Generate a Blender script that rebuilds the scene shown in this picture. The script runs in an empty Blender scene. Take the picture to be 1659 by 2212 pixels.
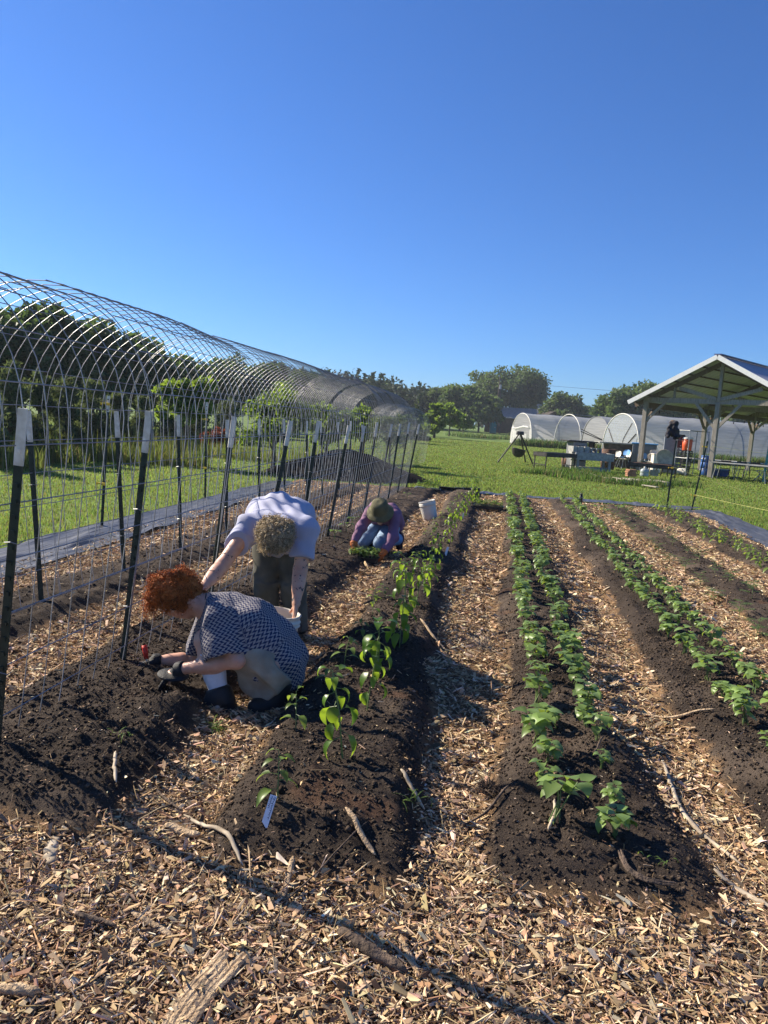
import bpy, math, random
import numpy as np
from mathutils import Vector, Matrix
random.seed(7)
RNG = np.random.default_rng(11)
SC = bpy.context.scene
COL = SC.collection
R = math.radians

# ------------------------------------------------------------------ camera, sky, sun, exposure
CAM_H, YAW, PITCH, ROLL = 1.6, R(8.62), R(7.1), R(3.8)
IMG_F, IMG_CX, IMG_CY = 1597.0, 829.5, 1106.0        # photo measured on a 1659 x 2212 grid
_fw = np.array([-math.sin(YAW) * math.cos(PITCH), math.cos(YAW) * math.cos(PITCH), -math.sin(PITCH)])
_r0 = np.array([math.cos(YAW), math.sin(YAW), 0.0])
_u0 = np.cross(_r0, _fw)
_cr = math.cos(ROLL) * _r0 + math.sin(ROLL) * _u0
_cu = -math.sin(ROLL) * _r0 + math.cos(ROLL) * _u0
cam_d = bpy.data.cameras.new("camera")
cam_d.sensor_fit = 'HORIZONTAL'
cam_d.sensor_width = 36.0
cam_d.lens = 36.0 * IMG_F / 1659.0
cam_d.clip_start = 0.05
cam_d.clip_end = 4000.0
cam = bpy.data.objects.new("camera", cam_d)
COL.objects.link(cam)
_m = Matrix.Identity(4)
for i in range(3):
    _m[i][0], _m[i][1], _m[i][2] = _cr[i], _cu[i], -_fw[i]
_m[2][3] = CAM_H
cam.matrix_world = _m
SC.camera = cam

SUN_EL, SUN_AZ = R(31.5), math.atan2(-0.93, 0.365)    # azimuth clockwise from +Y
world = bpy.data.worlds.new("World")
SC.world = world
world.use_nodes = True
_nt = world.node_tree
_nt.nodes.clear()
_sky = _nt.nodes.new('ShaderNodeTexSky')
_sky.sky_type = 'NISHITA'
_sky.sun_disc = False
_sky.sun_elevation = SUN_EL
_sky.sun_rotation = SUN_AZ % (2 * math.pi)
_sky.altitude = 0.0
_sky.air_density = 1.0
_sky.dust_density = 0.2
_sky.ozone_density = 3.5
_bg = _nt.nodes.new('ShaderNodeBackground')
_bg.inputs[1].default_value = 0.05
_wo = _nt.nodes.new('ShaderNodeOutputWorld')
_tint = _nt.nodes.new('ShaderNodeMix'); _tint.data_type = 'RGBA'; _tint.blend_type = 'MULTIPLY'; _tint.inputs[0].default_value = 1.0
_tint.inputs[7].default_value = (0.53, 0.87, 1.42, 1)          # the deep blue of a clear morning
_nt.links.new(_sky.outputs[0], _tint.inputs[6]); _nt.links.new(_tint.outputs[2], _bg.inputs[0])
_nt.links.new(_bg.outputs[0], _wo.inputs[0])
sun_d = bpy.data.lights.new("sun", 'SUN')
sun_d.energy = 5.0
sun_d.angle = R(0.53)
sun_d.color = (1.0, 0.89, 0.72)
sun = bpy.data.objects.new("sun", sun_d)
COL.objects.link(sun)
_sd = Vector((math.sin(SUN_AZ) * math.cos(SUN_EL), math.cos(SUN_AZ) * math.cos(SUN_EL), math.sin(SUN_EL)))
sun.rotation_euler = _sd.to_track_quat('Z', 'Y').to_euler()
sun.location = _sd * 60
SC.view_settings.view_transform = 'Standard'
SC.view_settings.look = 'None'
SC.view_settings.exposure = 1.1
SC.view_settings.gamma = 1.0
SC.cycles.max_bounces = 6
SC.cycles.transparent_max_bounces = 12
SC.cycles.diffuse_bounces = 3
SC.cycles.glossy_bounces = 2
SC.cycles.transmission_bounces = 4


# ------------------------------------------------------------------ measuring helpers
def ray(u, v):
    return _fw + (u - IMG_CX) / IMG_F * _cr - (v - IMG_CY) / IMG_F * _cu

def G(u, v, z=0.0):
    """point of the level z seen at (u, v)"""
    d = ray(u, v)
    t = (z - CAM_H) / d[2]
    return np.array([d[0] * t, d[1] * t, z])

def P(u, v, y):
    """point at forward distance y seen at (u, v)"""
    d = ray(u, v)
    t = y / d[1]
    return np.array([d[0] * t, y, CAM_H + d[2] * t])


# ------------------------------------------------------------------ noise
def _h(ix, iy, seed):
    n = (ix.astype(np.int64) * 374761393 + iy.astype(np.int64) * 668265263 + seed * 974634777) & 0xffffffff
    n = ((n ^ (n >> 13)) * 1274126177) & 0xffffffff
    return ((n ^ (n >> 16)) & 0xffff) / 65535.0

def vnoise(x, y, seed=0):
    x = np.asarray(x, float); y = np.asarray(y, float)
    ix = np.floor(x); iy = np.floor(y)
    fx = x - ix; fy = y - iy
    fx = fx * fx * (3 - 2 * fx); fy = fy * fy * (3 - 2 * fy)
    a = _h(ix, iy, seed); b = _h(ix + 1, iy, seed); c = _h(ix, iy + 1, seed); d = _h(ix + 1, iy + 1, seed)
    return (a * (1 - fx) + b * fx) * (1 - fy) + (c * (1 - fx) + d * fx) * fy

def fbm(x, y, oct=4, seed=0):
    s = 0; a = 0.5; t = 0
    for i in range(oct):
        s = s + a * vnoise(x * 2 ** i, y * 2 ** i, seed + i * 17); t += a; a *= 0.5
    return s / t

def smooth(e0, e1, x):
    t = np.clip((x - e0) / (e1 - e0), 0, 1)
    return t * t * (3 - 2 * t)


# ------------------------------------------------------------------ object helpers
def tag(o, label=None, cat=None, group=None, kind=None):
    if label: o['label'] = label
    if cat: o['category'] = cat
    if group: o['group'] = group
    if kind: o['kind'] = kind
    return o

def thing(name, label, cat, loc=(0, 0, 0), rz=0.0, group=None):
    o = bpy.data.objects.new(name, None)
    o.empty_display_size = 0.1
    COL.objects.link(o)
    o.location = tuple(float(v) for v in loc)
    o.rotation_euler = (0, 0, rz)
    return tag(o, label, cat, group)

def np_mesh(name, verts, faces, mat=None, parent=None, smooth_s=False, col=None, uv=None):
    """faces: (N,k) int array, or a list of such arrays"""
    verts = np.asarray(verts, dtype=np.float32)
    if not isinstance(faces, list): faces = [faces]
    faces = [np.asarray(f, dtype=np.int32) for f in faces if len(f)]
    me = bpy.data.meshes.new(name)
    me.vertices.add(len(verts))
    me.vertices.foreach_set('co', verts.ravel())
    loops = np.concatenate([f.ravel() for f in faces])
    sizes = np.concatenate([np.full(len(f), f.shape[1], np.int32) for f in faces])
    starts = np.concatenate([[0], np.cumsum(sizes)[:-1]]).astype(np.int32)
    me.loops.add(len(loops))
    me.loops.foreach_set('vertex_index', loops)
    me.polygons.add(len(sizes))
    me.polygons.foreach_set('loop_start', starts)
    me.polygons.foreach_set('loop_total', sizes)
    me.polygons.foreach_set('use_smooth', np.full(len(sizes), bool(smooth_s)))
    if col is not None:
        ca = me.color_attributes.new('Col', 'FLOAT_COLOR', 'POINT')
        c4 = np.ones((len(verts), 4), np.float32); c4[:, :col.shape[1]] = col
        ca.data.foreach_set('color', c4.ravel())
    if uv is not None:
        at = me.attributes.new('wrap', 'FLOAT2', 'POINT')
        at.data.foreach_set('vector', np.asarray(uv, np.float32).ravel())
    me.update(calc_edges=True)
    me.validate()
    if mat: me.materials.append(mat)
    o = bpy.data.objects.new(name, me)
    COL.objects.link(o)
    if parent: o.parent = parent
    return o

def frame(d, up=(0, 0, 1)):
    d = np.asarray(d, float); d = d / (np.linalg.norm(d) + 1e-9)
    up = np.asarray(up, float)
    if abs(d @ up) > 0.97: up = np.array([1.0, 0, 0]) if abs(d[0]) < .9 else np.array([0, 1.0, 0])
    a = np.cross(up, d); a /= np.linalg.norm(a)
    b = np.cross(d, a)
    return a, b, d

class MB:
    """collects shapes into ONE mesh"""
    def __init__(self):
        self.v = []; self.q = []; self.t = []; self.n = 0; self.c = []
    def add(self, v, q=None, t=None, c=None):
        v = np.asarray(v, float)
        if q is not None and len(q): self.q.append(np.asarray(q, int) + self.n)
        if t is not None and len(t): self.t.append(np.asarray(t, int) + self.n)
        self.v.append(v); self.n += len(v)
        self.c.append(np.tile(np.asarray(c if c is not None else (1, 1, 1), float), (len(v), 1)) if np.ndim(c) < 2 else c)
        return self
    def box(self, c, s, rz=0.0, M=None, bev=0.0):
        c = np.asarray(c, float); s = np.asarray(s, float) / 2
        if bev <= 0:
            v = np.array([[x, y, z] for z in (-1, 1) for y in (-1, 1) for x in (-1, 1)], float) * s
            q = [[0, 2, 3, 1], [4, 5, 7, 6], [0, 1, 5, 4], [2, 6, 7, 3], [0, 4, 6, 2], [1, 3, 7, 5]]
        else:
            b = min(bev, s.min() * 0.9)
            rows = []
            for z, k in ((-s[2], b), (-s[2] + b, 0), (s[2] - b, 0), (s[2], b)):
                X, Y = s[0] - k, s[1] - k
                cc = b * 0.7 if k == 0 else 0.0
                rows += [[-X + cc, -Y, z], [X - cc, -Y, z], [X, -Y + cc, z], [X, Y - cc, z], [X - cc, Y, z], [-X + cc, Y, z], [-X, Y - cc, z], [-X, -Y + cc, z]]
            v = np.array(rows, float)
            q = []
            for k in range(3):
                for i in range(8):
                    j = (i + 1) % 8
                    q.append([k * 8 + i, k * 8 + j, k * 8 + 8 + j, k * 8 + 8 + i])
            q += [[0, 7, 6, 5], [0, 5, 4, 1], [1, 4, 3, 2], [24, 29, 30, 31], [24, 25, 28, 29], [25, 26, 27, 28]]
        if M is not None: v = v @ np.asarray(M).T
        if rz:
            cs, sn = math.cos(rz), math.sin(rz)
            v = v @ np.array([[cs, sn, 0], [-sn, cs, 0], [0, 0, 1]])
        return self.add(v + c, q)
    def beam(self, a, b, w, h=None, up=(0, 0, 1), bev=0.0):
        """square bar from a to b, w across, h along up"""
        a = np.asarray(a, float); b = np.asarray(b, float)
        x, y, d = frame(b - a, up)
        L = np.linalg.norm(b - a)
        return self.box((a + b) / 2, (w, h or w, L), M=np.stack([x, y, d], 1), bev=bev)
    def tube(self, pts, r, n=8, cap=True, up=(0, 0, 1), close=False):
        pts = np.asarray(pts, float); m = len(pts)
        r = np.broadcast_to(np.asarray(r, float), (m,))
        tg = np.gradient(pts, axis=0) if not close else (np.roll(pts, -1, 0) - np.roll(pts, 1, 0))
        a, b, _ = frame(tg[0], up)
        ang = np.arange(n) * 2 * math.pi / n
        vs = []
        for i in range(m):
            d = tg[i] / (np.linalg.norm(tg[i]) + 1e-9)
            a = a - d * (a @ d); a /= (np.linalg.norm(a) + 1e-9); b = np.cross(d, a)
            vs.append(pts[i] + r[i] * (np.cos(ang)[:, None] * a + np.sin(ang)[:, None] * b))
        v = np.concatenate(vs)
        q = []
        for i in range(m - 1 if not close else m):
            i2 = (i + 1) % m
            for k in range(n):
                k2 = (k + 1) % n
                q.append([i * n + k, i * n + k2, i2 * n + k2, i2 * n + k])
        t = []
        if cap and not close:
            v = np.concatenate([v, pts[:1], pts[-1:]])
            for k in range(n):
                k2 = (k + 1) % n
                t.append([m * n, k2, k]); t.append([m * n + 1, (m - 1) * n + k, (m - 1) * n + k2])
        return self.add(v, q, t)
    def lathe(self, prof, n=20, c=(0, 0, 0), M=None):
        """prof: (radius, z) pairs"""
        prof = np.asarray(prof, float); m = len(prof)
        ang = np.arange(n) * 2 * math.pi / n
        v = np.stack([np.outer(prof[:, 0], np.cos(ang)), np.outer(prof[:, 0], np.sin(ang)), np.repeat(prof[:, 1:2], n, 1)], -1).reshape(-1, 3)
        q = [[i * n + k, i * n + (k + 1) % n, (i + 1) * n + (k + 1) % n, (i + 1) * n + k] for i in range(m - 1) for k in range(n)]
        if M is not None: v = v @ np.asarray(M).T
        return self.add(v + np.asarray(c, float), q)
    def leaf(self, base, d, up, L, W, droop=0.3, fold=0.25, n=4, shape=0.55, c=None):
        """a leaf of n+1 ribs along a drooping midrib, folded along it"""
        d = np.asarray(d, float); d = d / np.linalg.norm(d)
        up = np.asarray(up, float); side = np.cross(d, up)
        if np.linalg.norm(side) < 1e-3: side = np.array([1.0, 0, 0])
        side /= np.linalg.norm(side); nu = np.cross(side, d)
        p = np.asarray(base, float).copy(); rows = []
        ang = 0.0
        for i in range(n + 1):
            t = i / n
            w = W * (math.sin(math.pi * min(1, t ** shape)) if 0 < t < 1 else (0.02 if t == 0 else 0.0))
            dd = d * math.cos(ang) - nu * math.sin(ang)
            nn = nu * math.cos(ang) + d * math.sin(ang)
            rows += [p + side * w / 2 + nn * w * fold / 2, p, p - side * w / 2 + nn * w * fold / 2]
            p = p + dd * L / n
            ang += droop / n * 2
        q = []
        for i in range(n):
            a = i * 3
            q += [[a, a + 1, a + 4, a + 3], [a + 1, a + 2, a + 5, a + 4]]
        return self.add(np.array(rows), q, c=c)
    def build(self, name, mat, parent=None, smooth_s=False, loc=None, use_col=False):
        v = np.concatenate(self.v)
        fs = []
        if self.q: fs.append(np.concatenate(self.q))
        if self.t: fs.append(np.concatenate(self.t))
        o = np_mesh(name, v, fs, mat, parent, smooth_s, col=np.concatenate(self.c) if use_col else None)
        if loc is not None: o.location = tuple(float(k) for k in loc)
        return o

_ONES = 'first second third fourth fifth sixth seventh eighth ninth tenth eleventh twelfth thirteenth fourteenth fifteenth sixteenth seventeenth eighteenth nineteenth'.split()
_TENS = {20: ('twentieth', 'twenty'), 30: ('thirtieth', 'thirty'), 40: ('fortieth', 'forty'), 50: ('fiftieth', 'fifty'), 60: ('sixtieth', 'sixty'), 70: ('seventieth', 'seventy')}
def ordinal(i):
    if i <= 19: return _ONES[i - 1]
    t, o = i // 10 * 10, i % 10
    return _TENS[t][0] if o == 0 else _TENS[t][1] + '-' + _ONES[o - 1]

def copy_tree(o, parent=None):
    c = o.copy(); COL.objects.link(c)
    if parent is not None: c.parent = parent
    for ch in list(o.children): copy_tree(ch, c)
    return c


# ------------------------------------------------------------------ materials
def _mat(name):
    m = bpy.data.materials.new(name); m.use_nodes = True
    nt = m.node_tree; b = nt.nodes['Principled BSDF']
    return m, nt, b

def mat(name, c, rough=0.6, var=0.25, scale=8.0, metal=0.0, bump=0.0, bscale=40.0, spec=0.4, c2=None, stretch=None, detail=4.0):
    """principled surface whose base colour wanders between c and a second tone"""
    m, nt, b = _mat(name)
    tc = nt.nodes.new('ShaderNodeTexCoord')
    src = tc.outputs['Object']
    if stretch:
        mp = nt.nodes.new('ShaderNodeMapping'); mp.inputs['Scale'].default_value = stretch
        nt.links.new(src, mp.inputs[0]); src = mp.outputs[0]
    n = nt.nodes.new('ShaderNodeTexNoise'); n.inputs['Scale'].default_value = scale; n.inputs['Detail'].default_value = detail
    nt.links.new(src, n.inputs['Vector'])
    rp = nt.nodes.new('ShaderNodeValToRGB')
    lo = c2 if c2 else tuple(k * (1 - var) for k in c)
    hi = c if c2 else tuple(min(1, k * (1 + var)) for k in c)
    rp.color_ramp.elements[0].color = (*lo, 1); rp.color_ramp.elements[0].position = 0.35
    rp.color_ramp.elements[1].color = (*hi, 1); rp.color_ramp.elements[1].position = 0.65
    nt.links.new(n.outputs['Fac'], rp.inputs[0]); nt.links.new(rp.outputs[0], b.inputs['Base Color'])
    b.inputs['Roughness'].default_value = rough; b.inputs['Metallic'].default_value = metal
    b.inputs['Specular IOR Level'].default_value = spec
    if bump:
        n2 = nt.nodes.new('ShaderNodeTexNoise'); n2.inputs['Scale'].default_value = bscale; n2.inputs['Detail'].default_value = 5
        nt.links.new(src, n2.inputs['Vector'])
        bp = nt.nodes.new('ShaderNodeBump'); bp.inputs['Strength'].default_value = bump; bp.inputs['Distance'].default_value = 0.02
        nt.links.new(n2.outputs['Fac'], bp.inputs['Height']); nt.links.new(bp.outputs[0], b.inputs['Normal'])
    return m

def leafmat(name, c, trans=0.4, tc=None, rough=0.5, var=0.35, scale=3.0, spec=0.3):
    """leaf: reflects, and lets sunlight through in a yellower green"""
    m, nt, b = _mat(name)
    geo = nt.nodes.new('ShaderNodeNewGeometry')
    rp = nt.nodes.new('ShaderNodeValToRGB')
    rp.color_ramp.elements[0].color = (*[k * (1 - var) for k in c], 1)
    rp.color_ramp.elements[1].color = (*[k * (1 + var) for k in c], 1)
    nt.links.new(geo.outputs['Random Per Island'], rp.inputs[0])
    nt.links.new(rp.outputs[0], b.inputs['Base Color'])
    b.inputs['Roughness'].default_value = rough; b.inputs['Specular IOR Level'].default_value = spec
    tr = nt.nodes.new('ShaderNodeBsdfTranslucent')
    tcol = tc or (min(1, c[0] * 1.9 + .01), min(1, c[1] * 1.7), c[2] * 0.5)
    mx = nt.nodes.new('ShaderNodeMix'); mx.data_type = 'RGBA'; mx.blend_type = 'MULTIPLY'; mx.inputs[0].default_value = 0.6
    mx.inputs[6].default_value = (*tcol, 1)
    rp2 = nt.nodes.new('ShaderNodeValToRGB')
    rp2.color_ramp.elements[0].color = (.6, .6, .6, 1); rp2.color_ramp.elements[1].color = (1, 1, 1, 1)
    nt.links.new(geo.outputs['Random Per Island'], rp2.inputs[0]); nt.links.new(rp2.outputs[0], mx.inputs[7])
    nt.links.new(mx.outputs[2], tr.inputs[0])
    ms = nt.nodes.new('ShaderNodeMixShader'); ms.inputs[0].default_value = trans
    nt.links.new(b.outputs[0], ms.inputs[1]); nt.links.new(tr.outputs[0], ms.inputs[2])
    nt.links.new(ms.outputs[0], nt.nodes['Material Output'].inputs[0])
    return m

def colmat(name, rough=0.8, spec=0.2, trans=0.0, grain=0.0):
    """base colour from the mesh's own per-piece colours"""
    m, nt, b = _mat(name)
    a = nt.nodes.new('ShaderNodeAttribute'); a.attribute_name = 'Col'
    out = a.outputs['Color']
    if grain:
        tc = nt.nodes.new('ShaderNodeTexCoord')
        n = nt.nodes.new('ShaderNodeTexNoise'); n.inputs['Scale'].default_value = 180; n.inputs['Detail'].default_value = 3
        nt.links.new(tc.outputs['Object'], n.inputs['Vector'])
        mr = nt.nodes.new('ShaderNodeMapRange'); mr.inputs[3].default_value = 1 - grain; mr.inputs[4].default_value = 1 + grain
        nt.links.new(n.outputs['Fac'], mr.inputs[0])
        mx = nt.nodes.new('ShaderNodeMix'); mx.data_type = 'RGBA'; mx.blend_type = 'MULTIPLY'; mx.inputs[0].default_value = 1
        nt.links.new(out, mx.inputs[6]); nt.links.new(mr.outputs[0], mx.inputs[7]); out = mx.outputs[2]
    nt.links.new(out, b.inputs['Base Color'])
    b.inputs['Roughness'].default_value = rough; b.inputs['Specular IOR Level'].default_value = spec
    if trans:
        tr = nt.nodes.new('ShaderNodeBsdfTranslucent'); nt.links.new(out, tr.inputs[0])
        ms = nt.nodes.new('ShaderNodeMixShader'); ms.inputs[0].default_value = trans
        nt.links.new(b.outputs[0], ms.inputs[1]); nt.links.new(tr.outputs[0], ms.inputs[2])
        nt.links.new(ms.outputs[0], nt.nodes['Material Output'].inputs[0])
    return m

M = {}
M['black_plastic'] = mat('black_plastic', (.016, .016, .018), .45, .3)
M['white_paint'] = mat('white_paint', (.74, .74, .70), .5, .12, 14, c2=(.5, .47, .4))
M['post_green'] = mat('post_green', (.016, .028, .022), .5, .3, 20)
M['wire'] = mat('galvanised_wire', (.27, .28, .30), .5, .25, 6, metal=.3)
M['steel'] = mat('grey_steel', (.28, .29, .3), .45, .25, 5, metal=.6)
M['dark_steel'] = mat('dark_steel', (.035, .033, .033), .55, .4, 6, metal=.3)
M['rust'] = mat('rusty_steel', (.16, .075, .04), .8, .4, 7, c2=(.06, .035, .025))
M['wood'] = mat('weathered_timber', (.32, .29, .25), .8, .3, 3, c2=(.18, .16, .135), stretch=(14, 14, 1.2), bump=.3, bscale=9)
M['wood_dark'] = mat('shaded_timber', (.17, .125, .09), .8, .3, 3, c2=(.10, .075, .055), stretch=(14, 14, 1.2))  # copy of the timber with the shade under the roof put into its colour
M['plank'] = mat('grey_plank', (.42, .38, .31), .8, .3, 5, c2=(.24, .21, .17), stretch=(3, 12, 12))
M['concrete'] = mat('concrete', (.33, .33, .31), .9, .2, 9, bump=.3, bscale=60)
M['white_plastic'] = mat('white_plastic', (.72, .69, .62), .45, .06, 5, c2=(.6, .55, .46))
M['bark'] = mat('bark', (.11, .085, .065), .9, .4, 6, bump=.6, bscale=25)

# ------------------------------------------------------------------ ground
BEDS = [(-3.75, -2.98, .08, 1.5, 16.9), (-2.42, -1.36, .11, 2.28, 16.9), (-1.02, -0.35, .12, 2.28, 17.2), (.13, .70, .10, 2.38, 17.3),
        (1.12, 1.88, .08, 2.2, 17.3), (2.33, 2.86, .06, 2.0, 17.2), (3.28, 4.12, .05, 2.0, 17.2)]

def bed_profile(x, y):
    """0 on the mulched paths, 1 on top of a soil bed; and the height"""
    wob = (fbm(x * 1.3, y * 1.1, 3, 5) - .5) * .22
    prof = np.zeros_like(x); hgt = np.zeros_like(x)
    for i, (a, b, h, y0, y1) in enumerate(BEDS):
        e = .17 if i != 2 else .15
        aa, bb = a, b
        if i == 2: bb = b + .17 * (1 - smooth(2.4, 5.0, y))          # the pepper bed is wider at its near end
        if i == 3: bb = b + .18 * (1 - smooth(2.4, 4.5, y)); aa = a - .1 * (1 - smooth(2.4, 4.0, y))
        p = smooth(aa - e / 2 + wob, aa + e + wob, x) * (1 - smooth(bb - e + wob, bb + e / 2 + wob, x))
        p = p * smooth(y0 - .15 + wob, y0 + .28 + wob, y) * (1 - smooth(y1 - .2, y1 + .2, y))
        prof = np.maximum(prof, p); hgt = np.maximum(hgt, p * h)
    return prof, hgt

def lawn_z(x, y):
    return .45 * smooth(80, 145, y) - .03

def ground_z(x, y):
    x = np.asarray(x, float); y = np.asarray(y, float)
    p, h = bed_profile(x, y)
    soft = (fbm(x * 3.1, y * 3.1, 3, 21) - .5)
    clod = (fbm(x * 15, y * 15, 4, 31) - .5)
    lump = np.maximum(0, fbm(x * 7, y * 7, 2, 77) - .55)
    z = h + p * (soft * .06 + clod * .040 + lump * .08) + (1 - p) * (soft * .03 + clod * .012)
    d = np.hypot(x + 1.62, y - 3.62)                                    # the hole being dug beside the post
    z = z - .07 * np.exp(-(d / .16) ** 2) + .05 * np.exp(-((np.hypot(x + 1.5, y - 3.42)) / .13) ** 2)
    return z

def gz(x, y): return float(ground_z(np.array([x]), np.array([y]))[0])

ys = [-1.5]
while ys[-1] < 17.95: ys.append(ys[-1] + (0.12 if ys[-1] < .7 else max(.011, min(.06, .0055 * ys[-1]))))
ys = np.array(ys); xs = np.arange(-5.0, 5.001, .02)
X, Y = np.meshgrid(xs, ys)
pr, _ = bed_profile(X, Y)
Z = ground_z(X, Y)
edge = np.minimum(np.minimum(X - xs[0], xs[-1] - X), np.minimum(Y - ys[0], ys[-1] - Y))
Z = Z - .09 * (1 - smooth(0, .15, edge))
ny, nx = X.shape
idx = np.arange(nx * ny).reshape(ny, nx)
q = np.stack([idx[:-1, :-1], idx[:-1, 1:], idx[1:, 1:], idx[1:, :-1]], -1).reshape(-1, 4)
soilmask = smooth(.18, .5, pr + (fbm(X * 9, Y * 9, 3, 3) - .5) * .6)
tone = fbm(X * 2.2, Y * 2.2, 4, 8)[..., None]
dry = smooth(.52, .68, fbm(X * 1.1 + 9, Y * 1.1, 3, 44))[..., None]
red = smooth(.72, .82, fbm(X * 2.6 + 3, Y * 2.6, 3, 91))[..., None]
soil = np.array([.052, .040, .032]) * (.6 + .8 * tone) * (1 - dry) + np.array([.095, .073, .057]) * dry
soil = soil * (1 - red * .5) + np.array([.115, .06, .036]) * red * .5
mul = np.array([.20, .125, .068]) * (.6 + .8 * fbm(X * 12, Y * 12, 3, 15)[..., None])
gc = soil * soilmask[..., None] + mul * (1 - soilmask[..., None])
m_soil = colmat('soil', .95, .1, grain=.55)
nt = m_soil.node_tree; bs = nt.nodes['Principled BSDF']
tcn = nt.nodes.new('ShaderNodeTexCoord'); nn = nt.nodes.new('ShaderNodeTexNoise'); nn.inputs['Scale'].default_value = 70; nn.inputs['Detail'].default_value = 6; nn.inputs['Roughness'].default_value = .7
bp = nt.nodes.new('ShaderNodeBump'); bp.inputs['Strength'].default_value = .9; bp.inputs['Distance'].default_value = .02
nt.links.new(tcn.outputs['Object'], nn.inputs['Vector']); nt.links.new(nn.outputs['Fac'], bp.inputs['Height']); nt.links.new(bp.outputs[0], bs.inputs['Normal'])
o = np_mesh('garden_soil', np.stack([X, Y, Z], -1).reshape(-1, 3), q, m_soil, smooth_s=True, col=gc.reshape(-1, 3))
tag(o, 'dark soil beds and mulched paths of the garden', 'soil', kind='structure')

# lawn: one sheet to the horizon
ly = np.concatenate([np.linspace(-40, 60, 26), np.linspace(66, 160, 24), np.array([200, 300, 500, 900, 1600, 2600])])
lx = np.concatenate([[-1600, -800, -400, -200], np.linspace(-120, 160, 57), [240, 500, 900, 1600]])
X, Y = np.meshgrid(lx, ly); Z = lawn_z(X, Y) - .03
ny, nx = X.shape; idx = np.arange(nx * ny).reshape(ny, nx)
q = np.stack([idx[:-1, :-1], idx[:-1, 1:], idx[1:, 1:], idx[1:, :-1]], -1).reshape(-1, 4)
m_lawn = mat('lawn', (.135, .195, .042), .9, .3, .35, c2=(.09, .145, .028), bump=.7, bscale=3.5, spec=.15, detail=8)
tag(np_mesh('lawn', np.stack([X, Y, Z], -1).reshape(-1, 3), q, m_lawn, smooth_s=True), 'mown green lawn around the garden reaching the trees', 'lawn', kind='structure')

# ------------------------------------------------------------------ loose ground cover
def rot_frames(yaw, pitch, rollr):
    cy_, sy_ = np.cos(yaw), np.sin(yaw); cp, sp = np.cos(pitch), np.sin(pitch); cr, sr = np.cos(rollr), np.sin(rollr)
    ex = np.stack([cy_ * cp, sy_ * cp, sp], -1)
    ey0 = np.stack([-sy_, cy_, np.zeros_like(cy_)], -1)
    ez0 = np.cross(ex, ey0)
    ey = ey0 * cr[:, None] + ez0 * sr[:, None]
    return ex, ey, np.cross(ex, ey)

PAL = np.array([[.46, .325, .19], [.58, .44, .28], [.35, .23, .125], [.22, .14, .08], [.66, .54, .38], [.13, .085, .055], [.42, .29, .165], [.28, .20, .125]])
def chip_points():
    out = []
    for (x0, x1, y0, y1, n, sc) in ((-2.9, 3.6, .95, 3.3, 185000, .84), (-4.5, 3.2, 3.3, 7.0, 125000, 1.0), (-4.6, 4.4, 7.0, 17.4, 130000, 1.45)):
        x = RNG.uniform(x0, x1, n); y = RNG.uniform(y0, y1, n)
        p, _ = bed_profile(x, y)
        pp = p + (fbm(x * 8, y * 8, 3, 9) - .5) * .5
        keep = RNG.random(n) < np.where(pp < .12, 1.0, np.where(pp < .3, .5, np.where(pp < .5, .12, .018)))
        keep &= ~((y < 3.3) & (np.abs(x + .15) > .62 * y + 1.6))
        out.append(np.stack([x[keep], y[keep], np.full(keep.sum(), sc), p[keep]], 1))
    return np.concatenate(out)
cp_ = chip_points(); n = len(cp_)
L = np.clip(RNG.lognormal(math.log(.0185), .6, n), .005, .075) * cp_[:, 2]
W = L * RNG.uniform(.16, .62, n); W = np.minimum(W, .020 * cp_[:, 2])
spl = RNG.random(n) < .30
L = np.where(spl, np.clip(RNG.lognormal(math.log(.038), .5, n), .022, .15) * np.sqrt(cp_[:, 2]), L); W = np.where(spl, RNG.uniform(.002, .007, n) * cp_[:, 2], W)
soilchip = cp_[:, 3] > .35
L = np.where(soilchip, L * .6, L); W = np.where(soilchip, W * .6, W)
T = RNG.uniform(.001, .004, n) * cp_[:, 2]
ex, ey, ez = rot_frames(RNG.uniform(0, 6.283, n), RNG.normal(0, .27, n), RNG.normal(0, .5, n))
zc = ground_z(cp_[:, 0], cp_[:, 1]) + RNG.uniform(.001, .018, n) + np.abs(ex[:, 2]) * L * .3 + np.where(soilchip, -.002, 0)
C = np.stack([cp_[:, 0], cp_[:, 1], zc], 1)
corn = []; taper = RNG.uniform(.15, 1.0, n)
for sz in (-1, 1):
    for sx, sy in ((-1, -1), (1, -1), (1, 1), (-1, 1)):
        j = np.stack([1 + RNG.uniform(-.55, .35, n), (1 + RNG.uniform(-.5, .45, n)) * np.where(sx > 0, taper, 1)], 1)
        corn.append(C + ex * (sx * L / 2 * j[:, 0])[:, None] + ey * (sy * W / 2 * j[:, 1])[:, None] + ez * (sz * T / 2)[:, None])
V = np.stack(corn, 1).reshape(-1, 3)
b0 = (np.arange(n) * 8)[:, None]
F = np.concatenate([b0 + np.array(f) for f in ([4, 5, 6, 7], [0, 1, 5, 4], [1, 2, 6, 5], [2, 3, 7, 6], [3, 0, 4, 7], [3, 2, 1, 0])])
cc = PAL[RNG.choice(len(PAL), n, p=[.21, .15, .2, .14, .06, .09, .09, .06])] * RNG.uniform(.75, 1.5, (n, 1)) * (1 + RNG.normal(0, .05, (n, 3)))
o = np_mesh('wood_chips', V, F, colmat('wood_chip', .85, .15, grain=.18), col=np.repeat(cc, 8, 0))
tag(o, 'pale brown wood chips spread over the garden paths', 'wood chips', kind='stuff')

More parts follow.
